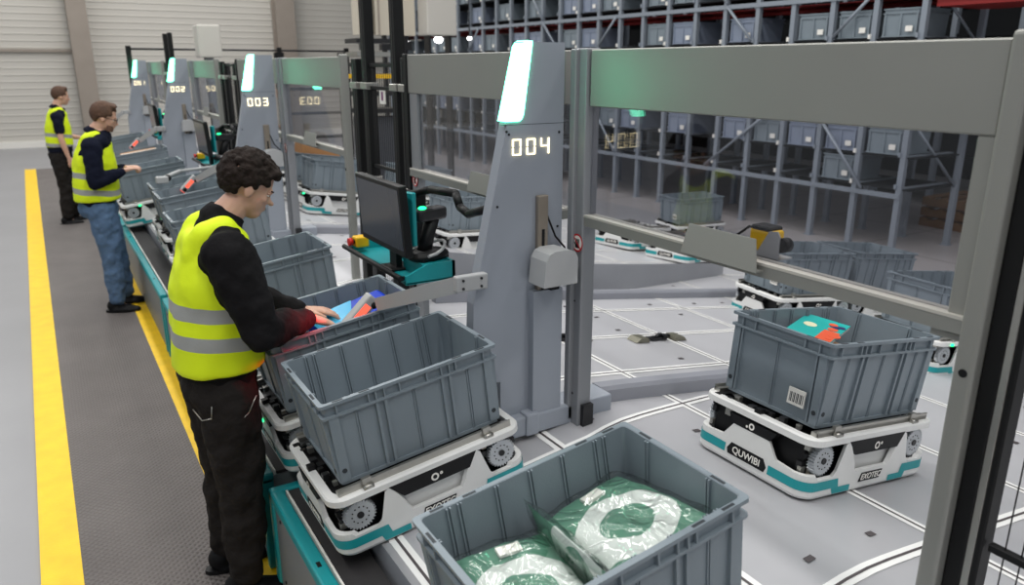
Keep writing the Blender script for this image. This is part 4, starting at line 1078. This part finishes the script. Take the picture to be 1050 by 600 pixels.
def hand(b, w, d, up, curl=.5, side=1, s=1.0):
    """w wrist, d pointing direction, up back-of-hand normal, side: thumb side sign"""
    w = Vector(w); d = Vector(d).normalized(); up = Vector(up); t = up.cross(d).normalized()*side; up = d.cross(t)*side*1.0
    up = up.normalized()
    if up.dot(Vector((0, 0, 1))) < 0: up = -up
    for u in (-.5, 0, .5):
        limb(b, [tuple(w)+(.019*s,), tuple(w+d*.05*s+t*u*.035*s)+(.016*s,), tuple(w+d*.088*s+t*u*.052*s)+(.0125*s,)])
    for i, (o, L) in enumerate(((.036, .070), (.012, .078), (-.012, .072), (-.035, .056))):
        p = w+d*.085*s+t*o*s; pts = [tuple(p)+(.0098*s,)]; ang = 0
        for j, f in enumerate((.42, .32, .26)):
            ang += curl*(.5+.3*j); p = p+(d*cos(ang)-up*sin(ang)+t*o*.6)*(L*f*s); pts.append(tuple(p)+((.0090-.0008*j)*s,))
        limb(b, pts)
    p = w+d*.025*s+t*.026*s; limb(b, [tuple(p)+(.013*s,), tuple(p+(d*.6+t*.7).normalized()*.04*s)+(.0115*s,), tuple(p+(d*.6+t*.7).normalized()*.04*s+(d*.9+t*.25-up*.3).normalized()*.032*s)+(.0095*s,)])
def hair(parent, M, m, style, seed, voxel=.008):
    rnd = random.Random(seed); b = MB()
    def ok(p):
        x, y, z = p
        if z < -.06 or (x < -.05 and z < -.062): return False
        if x > .055 and z < .068: return False
        if x > .015 and z < .035 and abs(y) > .03: return False
        if -.04 < x < .03 and z < .005: return False
        return True
    cnt = 0
    while cnt < (620 if style == 'curly' else 620):
        a = rnd.uniform(0, 2*pi); cz = rnd.uniform(-.8, 1); sr = sqrt(1-cz*cz)
        p = Vector((-.006+.094*sr*cos(a), .077*sr*sin(a), .037+.090*cz))
        if not ok(p): continue
        r = rnd.uniform(.009, .015) if style == 'curly' else .013
        lift = 1+rnd.uniform(0, .09) if style == 'curly' else 1.0
        q = Vector((p.x*lift, p.y*lift, .035+(p.z-.035)*lift*(1.04 if p.z > .06 else 1)))
        b.ball(tuple(q), (r, r, r), DUM, 8, 6, M=M); cnt += 1
    if style != 'curly':
        for i in range(60):
            a = rnd.uniform(-.9, .9); b.ball((.055+rnd.uniform(-.02, .02), .06*a, .115-.02*abs(a)+rnd.uniform(0, .01)), (.018, .014, .014), DUM, 8, 6, M=M)
    else:
        for i in range(70):
            a = rnd.uniform(-1, 1); b.ball((.075+rnd.uniform(-.02, .012), .062*a, .095-.02*abs(a)+rnd.uniform(-.012, .014)), (.014, .014, .014), DUM, 8, 6, M=M)
    return remeshed(b, 'hair', voxel, [m], parent, 1, .3)

def person(loc, rz, label, P):
    t = empty('person', loc, (0, 0, rz), label, 'person', 'workers in yellow vests')
    v = P.get('vox', .006)
    # body
    b = MB(); hc = P['head']; HM = head(b, hc, P['pitch'])
    nb = P['neck']; limb(b, [nb+(.060,), (hc[0]-.03, hc[1], hc[2]-.05, .052)])
    torso(b, [(x, z, rx*.80, ry*.82) for x, z, rx, ry in P['rings']])
    for key, thumb in (('armR', P.get('tR', 1)), ('armL', P.get('tL', -1))):
        a = P[key]; s, e, w = a[0], a[1], a[2]
        limb(b, [s+(.048,), tuple((Vector(s)+Vector(e))/2)+(.044,), e+(.037,), tuple((Vector(e)*.6+Vector(w)*.4))+(.037,), w+(.025,)])
        hand(b, w, a[3], a[4], a[5], thumb)
    for key in ('legR', 'legL'):
        h, k, an, toe = P[key]
        limb(b, [h+(.078,), k+(.05,), tuple((Vector(k)*.65+Vector(an)*.35))+(.048,), an+(.036,)]); limb(b, [an[:2]+(an[2]-.04, .03), (an[0]*.5+toe[0]*.5, an[1]*.5+toe[1]*.5, .045, .022)])
    remeshed(b, 'body', v, [M_SKIN], t, 3, .5)
    hair(t, HM, P['hairm'], P['hair'], 3, .0045 if v < .008 else .008)
    # eyes
    b = MB()
    for sy in (-1, 1):
        b.ball((.0775, sy*.031, -.004), (.0105, .013, .004), M_LABEL, 12, 8, M=HM); b.ball((.0855, sy*.031, -.004), (.0035, .009, .0035), M_HAIR, 10, 6, M=HM); b.ball((.078, sy*.031, .004), (.0125, .016, .0065), M_SKIN, 12, 8, M=HM)
        b.box(.084, .093, sy*.031-.018, sy*.031+.018, .013, .0185, P['hairm'], M=HM)
    b.build('eyes', t)
    if P.get('beard'):
        b = MB()
        for i in range(160):
            a = random.uniform(-1.25, 1.25); z = random.uniform(-.10, -.05); rr_ = .061
            b.ball((.022+rr_*cos(a)*.95, .054*sin(a), z), (.009, .007, .007), DUM, 6, 4, M=HM)
        remeshed(b, 'beard', .006, [mat('stubble', rgb(110, 78, 62), .8)], t, 2)
    if P.get('glasses'):
        b = MB()
        for sy in (-1, 1):
            k = 16; c = Vector((.103, sy*.034, -.004)); pts = [HM @ (c+Vector((0, .022*cos(2*pi*i/k), .017*sin(2*pi*i/k)))) for i in range(k+1)]
            b.tube([tuple(p) for p in pts], .0022, M_BLACK, 6); b.tube([tuple(HM @ Vector((.103, sy*.056, .002))), tuple(HM @ Vector((0, sy*.082, .008)))], .002, M_BLACK, 6)
        b.tube([tuple(HM @ Vector((.106, -.012, 0))), tuple(HM @ Vector((.106, .012, 0)))], .002, M_BLACK, 6); b.build('glasses', t)
    # shirt
    b = MB(); torso(b, [(x, z, rx*.93, ry*.95) for x, z, rx, ry in P['rings'] if z < 1.56])
    torso(b, [(P['rings'][0][0]+.0, .90, .125, .175), (P['rings'][0][0], 1.0, .135, .182)])
    for key in ('armR', 'armL'):
        a = P[key]; s, e, w = Vector(a[0]), Vector(a[1]), Vector(a[2])
        sc = P.get('sleeve', 1)
        inn = s*.75+Vector((s.x, 0, s.z))*.25
        if sc >= 1: f = P.get('arm', 1.0); limb(b, [tuple(inn)+(.078,), tuple(s)+(.082*f,), tuple(s*.5+e*.5)+(.072*f,), tuple(e)+(.062*f,), tuple(e*.5+w*.5)+(.055*f,), tuple(w-(w-e).normalized()*.02)+(.040,)])
        else: limb(b, [tuple(inn)+(.075,), tuple(s)+(.074,), tuple(s*.4+e*.6)+(.064,)])
    limb(b, [(.045, -.12, 1.475, .07), (.055, 0, 1.50, .085), (.045, .12, 1.475, .07)]) if not P.get('lean') else None
    nb = P['neck']; nv = (Vector(hc)-Vector(nb)).normalized()
    b.cyl(Vector(nb)-nv*.03, Vector(nb)+nv*.03, .082, DUM, 20, r1=.068)
    remeshed(b, 'shirt', .009 if v < .008 else .012, [P['shirt']], t, 4, fold=.022, fsize=.07)
    # vest: torso shell with open shoulders
    b = MB(); torso(b, [(x, z, rx*1.06, ry*(1.02 if z < 1.2 else 1.0 if z < 1.35 else .88)) for x, z, rx, ry in P['rings'] if z > P.get('hem', .95)-.001 and z < 1.50])
    x0 = P['rings'][5][0]-.035
    for sy in (-1, 1): limb(b, [(x0-.045, sy*.075, 1.43, .055), (x0-.01, sy*.09, 1.50, .055), (x0+.05, sy*.095, 1.52, .05), (x0+.10, sy*.085, 1.47, .045)])
    limb(b, [(x0-.03, -.07, 1.46, .06), (x0-.03, .07, 1.46, .06)])
    vo = remeshed(b, 'vest', .010, [P['vest']], t, 12, fold=.016, fsize=.11)
    # trousers
    b = MB()
    for key in ('legR', 'legL'):
        h, k, an, toe = P[key]; f = P.get('baggy', 1.0)
        limb(b, [h+(.105*f,), tuple(Vector(h)*.5+Vector(k)*.5)+(.095*f,), k+(.078*f,), tuple(Vector(k)*.5+Vector(an)*.5)+(.074*f,), (an[0], an[1], an[2]+.03, .064*f)])
    x0 = P['rings'][0][0]
    torso(b, [(x0, .86, .13, .17), (x0, .93, .128, .175), (x0, 1.0, .125, .168)])
    limb(b, [(x0-.05, -.07, .92, .10), (x0-.05, .07, .92, .10)])
    tr = remeshed(b, 'trousers', .010, [P['trousers']], t, 4, fold=.030, fsize=.075)
    if P.get('piping'):
        b = MB(); b.tube([(.085, -.205, .90), (.05, -.212, .84), (.0, -.214, .80)], .0022, M_ALU, 5); b.tube([(-.13, -.12, .86), (-.11, -.17, .83), (-.08, -.195, .84), (-.075, -.20, .89)], .0022, M_ALU, 5); b.build('pocket_piping', tr)
    for key in ('legR', 'legL'):
        h, k, an, toe = P[key]
        b = MB(); A = Vector((an[0], an[1], 0)); T = Vector((toe[0], toe[1], 0)); d = (T-A).normalized(); heel = A-d*.07
        b.ball(tuple(heel+d*.03+Vector((0, 0, .055))), (.055, .05, .055), DUM, 14, 8); limb(b, [tuple(heel+d*.05)+(.062, .052), tuple(A+d*.05)+(.068, .056), tuple(A+d*.10)+(.058, .050), tuple(T+d*.02)+(.045, .043)])
        b.ball(tuple(A+Vector((0, 0, .11))), (.058, .054, .05), DUM, 14, 8)
        for vv in b.bm.verts: vv.co.z = max(vv.co.z, .016)
        sh = remeshed(b, 'shoe', .009, [P.get('shoe', M_SHOE)], t, 3)
        b = MB()
        side = Vector((-d.y, d.x, 0)); N = 16; R = []
        for z in (.0, .02):
            R.append([tuple(A+d*(.035+.145*cos(2*pi*i/N))+side*.052*sin(2*pi*i/N)+Vector((0, 0, z))) for i in range(N)])
        b.loft(R, M_BLACK); b.build('sole', sh)
    return t
VR = [(.0, .985, .162, .200), (.0, 1.05, .158, .198), (.005, 1.17, .150, .195), (.01, 1.30, .145, .198), (.02, 1.40, .125, .195), (.035, 1.47, .105, .175), (.055, 1.53, .080, .120), (.065, 1.565, .06, .075)]
front = dict(head=(.165, 0, 1.655), pitch=.45, neck=(.075, 0, 1.545), rings=VR, vox=.0055,
    armR=((.045, -.185, 1.435), (.115, -.270, 1.165), (.340, -.085, 1.128), (.92, .15, -.42), (0, 0, 1), .35), tR=1,
    armL=((.045, .185, 1.435), (.130, .250, 1.170), (.365, .095, 1.105), (.95, -.12, -.15), (0, 0, 1), .30), tL=-1,
    legR=((-.0, -.095, .88), (.01, -.115, .49), (-.01, -.13, .10), (.10, -.15, .03)), legL=((-.01, .095, .88), (-.01, .105, .49), (-.03, .11, .10), (.09, .12, .03)),
    arm=1.16, hair='curly', hairm=M_HAIR, shirt=M_SHIRT, vest=vest_mat('vest_near', [(1.080, 1.132), (1.192, 1.247)]), trousers=M_TROUS, hem=.93, piping=True, baggy=1.13)
person((.455, 2.95, .012), 0, 'nearest worker with curly dark hair, black shirt and yellow vest reaching into a bin', front)
mid = dict(head=(.095, 0, 1.665), pitch=.25, neck=(.01, 0, 1.55), rings=[(x-.04+ (z-1)*.02, z, rx*1.08, ry*1.05) for x, z, rx, ry in VR], vox=.009,
    armR=((-.01, -.20, 1.44), (-.02, -.27, 1.16), (.19, -.16, 1.235), (.9, .4, .15), (0, 0, 1), .8), armL=((-.01, .20, 1.44), (.03, .27, 1.16), (.20, .10, 1.23), (.9, -.4, .1), (0, 0, 1), .8),
    legR=((-.02, -.095, .90), (.01, -.11, .50), (.0, -.12, .10), (.12, -.15, .03)), legL=((-.02, .095, .90), (.03, .11, .50), (.06, .13, .10), (.18, .13, .03)),
    hair='short', hairm=M_HAIRB, shirt=M_NAVY, vest=vest_mat('vest_middle', [(1.03, 1.08), (1.165, 1.215)]), trousers=M_JEANS, hem=.93, baggy=1.12, beard=True, glasses=True)
person((.36, 7.4, .012), -.12, 'middle worker with glasses, navy shirt, yellow vest and blue jeans', mid)
thr = dict(head=(.10, 0, 1.70), pitch=.08, neck=(.03, 0, 1.56), rings=[(x+.0, z, rx*1.0, ry) for x, z, rx, ry in VR], vox=.010,
    armR=((.0, -.20, 1.44), (.0, -.25, 1.16), (.05, -.25, .92), (.25, .0, -1), (0, -1, .2), .4), armL=((.02, .20, 1.44), (.08, .25, 1.18), (.30, .20, 1.13), (1, 0, .1), (0, 0, 1), .5),
    legR=((-.02, -.095, .90), (-.02, -.10, .50), (-.06, -.12, .10), (.07, -.14, .03)), legL=((-.02, .095, .90), (.03, .10, .50), (.06, .12, .10), (.19, .12, .03)),
    hair='short', hairm=M_HAIRB, shirt=M_NAVY, sleeve=.5, vest=vest_mat('vest_far', [(1.04, 1.09), (1.17, 1.22)]), trousers=M_TROUS, baggy=1.15, hem=.99)
person((.17, 12.1, .0), .1, 'farthest worker with bare forearms, yellow vest and dark trousers by the back wall', thr)

# ------------------------------------------------------------------ light
w = bpy.data.worlds.new('World'); bpy.context.scene.world = w; w.use_nodes = True
bg = w.node_tree.nodes['Background']; bg.inputs[0].default_value = (.90, .95, 1, 1); bg.inputs[1].default_value = .36
def area(loc, sx, sy, e, rot=(0, 0, 0), col=(1, .98, .95)):
    l = bpy.data.lights.new('hall_light', 'AREA'); l.shape = 'RECTANGLE'; l.size = sx; l.size_y = sy; l.energy = e; l.color = col
    o = bpy.data.objects.new('hall_light', l); COL.objects.link(o); o.location = loc; o.rotation_euler = rot
for x in (-2.5, 1.5, 5.5):
    for y in (-2, 3.5, 9, 15, 21): area((x, y, 7.5), .5, 4.5, 132)
def point(loc, e, col, r=.02):
    l = bpy.data.lights.new('indicator_glow', 'POINT'); l.energy = e; l.color = col; l.shadow_soft_size = r
    o = bpy.data.objects.new('indicator_glow', l); COL.objects.link(o); o.location = loc
l = bpy.data.lights.new('scanner_beam', 'SPOT'); l.energy = 6; l.color = (1, .02, .04); l.spot_size = radians(75); l.spot_blend = .8; l.shadow_soft_size = .015
o = bpy.data.objects.new('scanner_beam', l); COL.objects.link(o); o.location = (.93, 2.77, 1.20)
o.rotation_euler = Vector((-.24, .04, -.07)).to_track_quat('-Z', 'Y').to_euler()

# ------------------------------------------------------------------ camera
f = 780.0; vx, vy = 32.0, 67.0
d = Vector(((vx-525)/f, (vy-300)/f, 1)).normalized()        # world +Y in camera (x right, y down, z forward)
th = atan((300-vy)/f); up = Vector((0, -cos(th), -sin(th)))
Xc = d.cross(up)
R = Matrix(((Xc.x, d.x, up.x), (Xc.y, d.y, up.y), (Xc.z, d.z, up.z)))     # world -> cam(cv)
F = Matrix(((1, 0, 0), (0, -1, 0), (0, 0, -1)))
cw = (F @ R).transposed()
cam = bpy.data.cameras.new('camera'); co = bpy.data.objects.new('camera', cam); COL.objects.link(co)
co.matrix_world = Matrix.Translation((0, 0, 2.1)) @ cw.to_4x4()
cam.sensor_width = 36; cam.lens = f/1050*36; cam.clip_start = .05
cam.dof.use_dof = True; cam.dof.focus_distance = 2.75; cam.dof.aperture_fstop = 3.0
sc = bpy.context.scene; sc.camera = co
sc.view_settings.view_transform = 'Standard'; sc.view_settings.look = 'None'; sc.view_settings.gamma = 1
sc.view_settings.use_curve_mapping = False; sc.view_settings.exposure = 0.0
sc.cycles.use_denoising = True
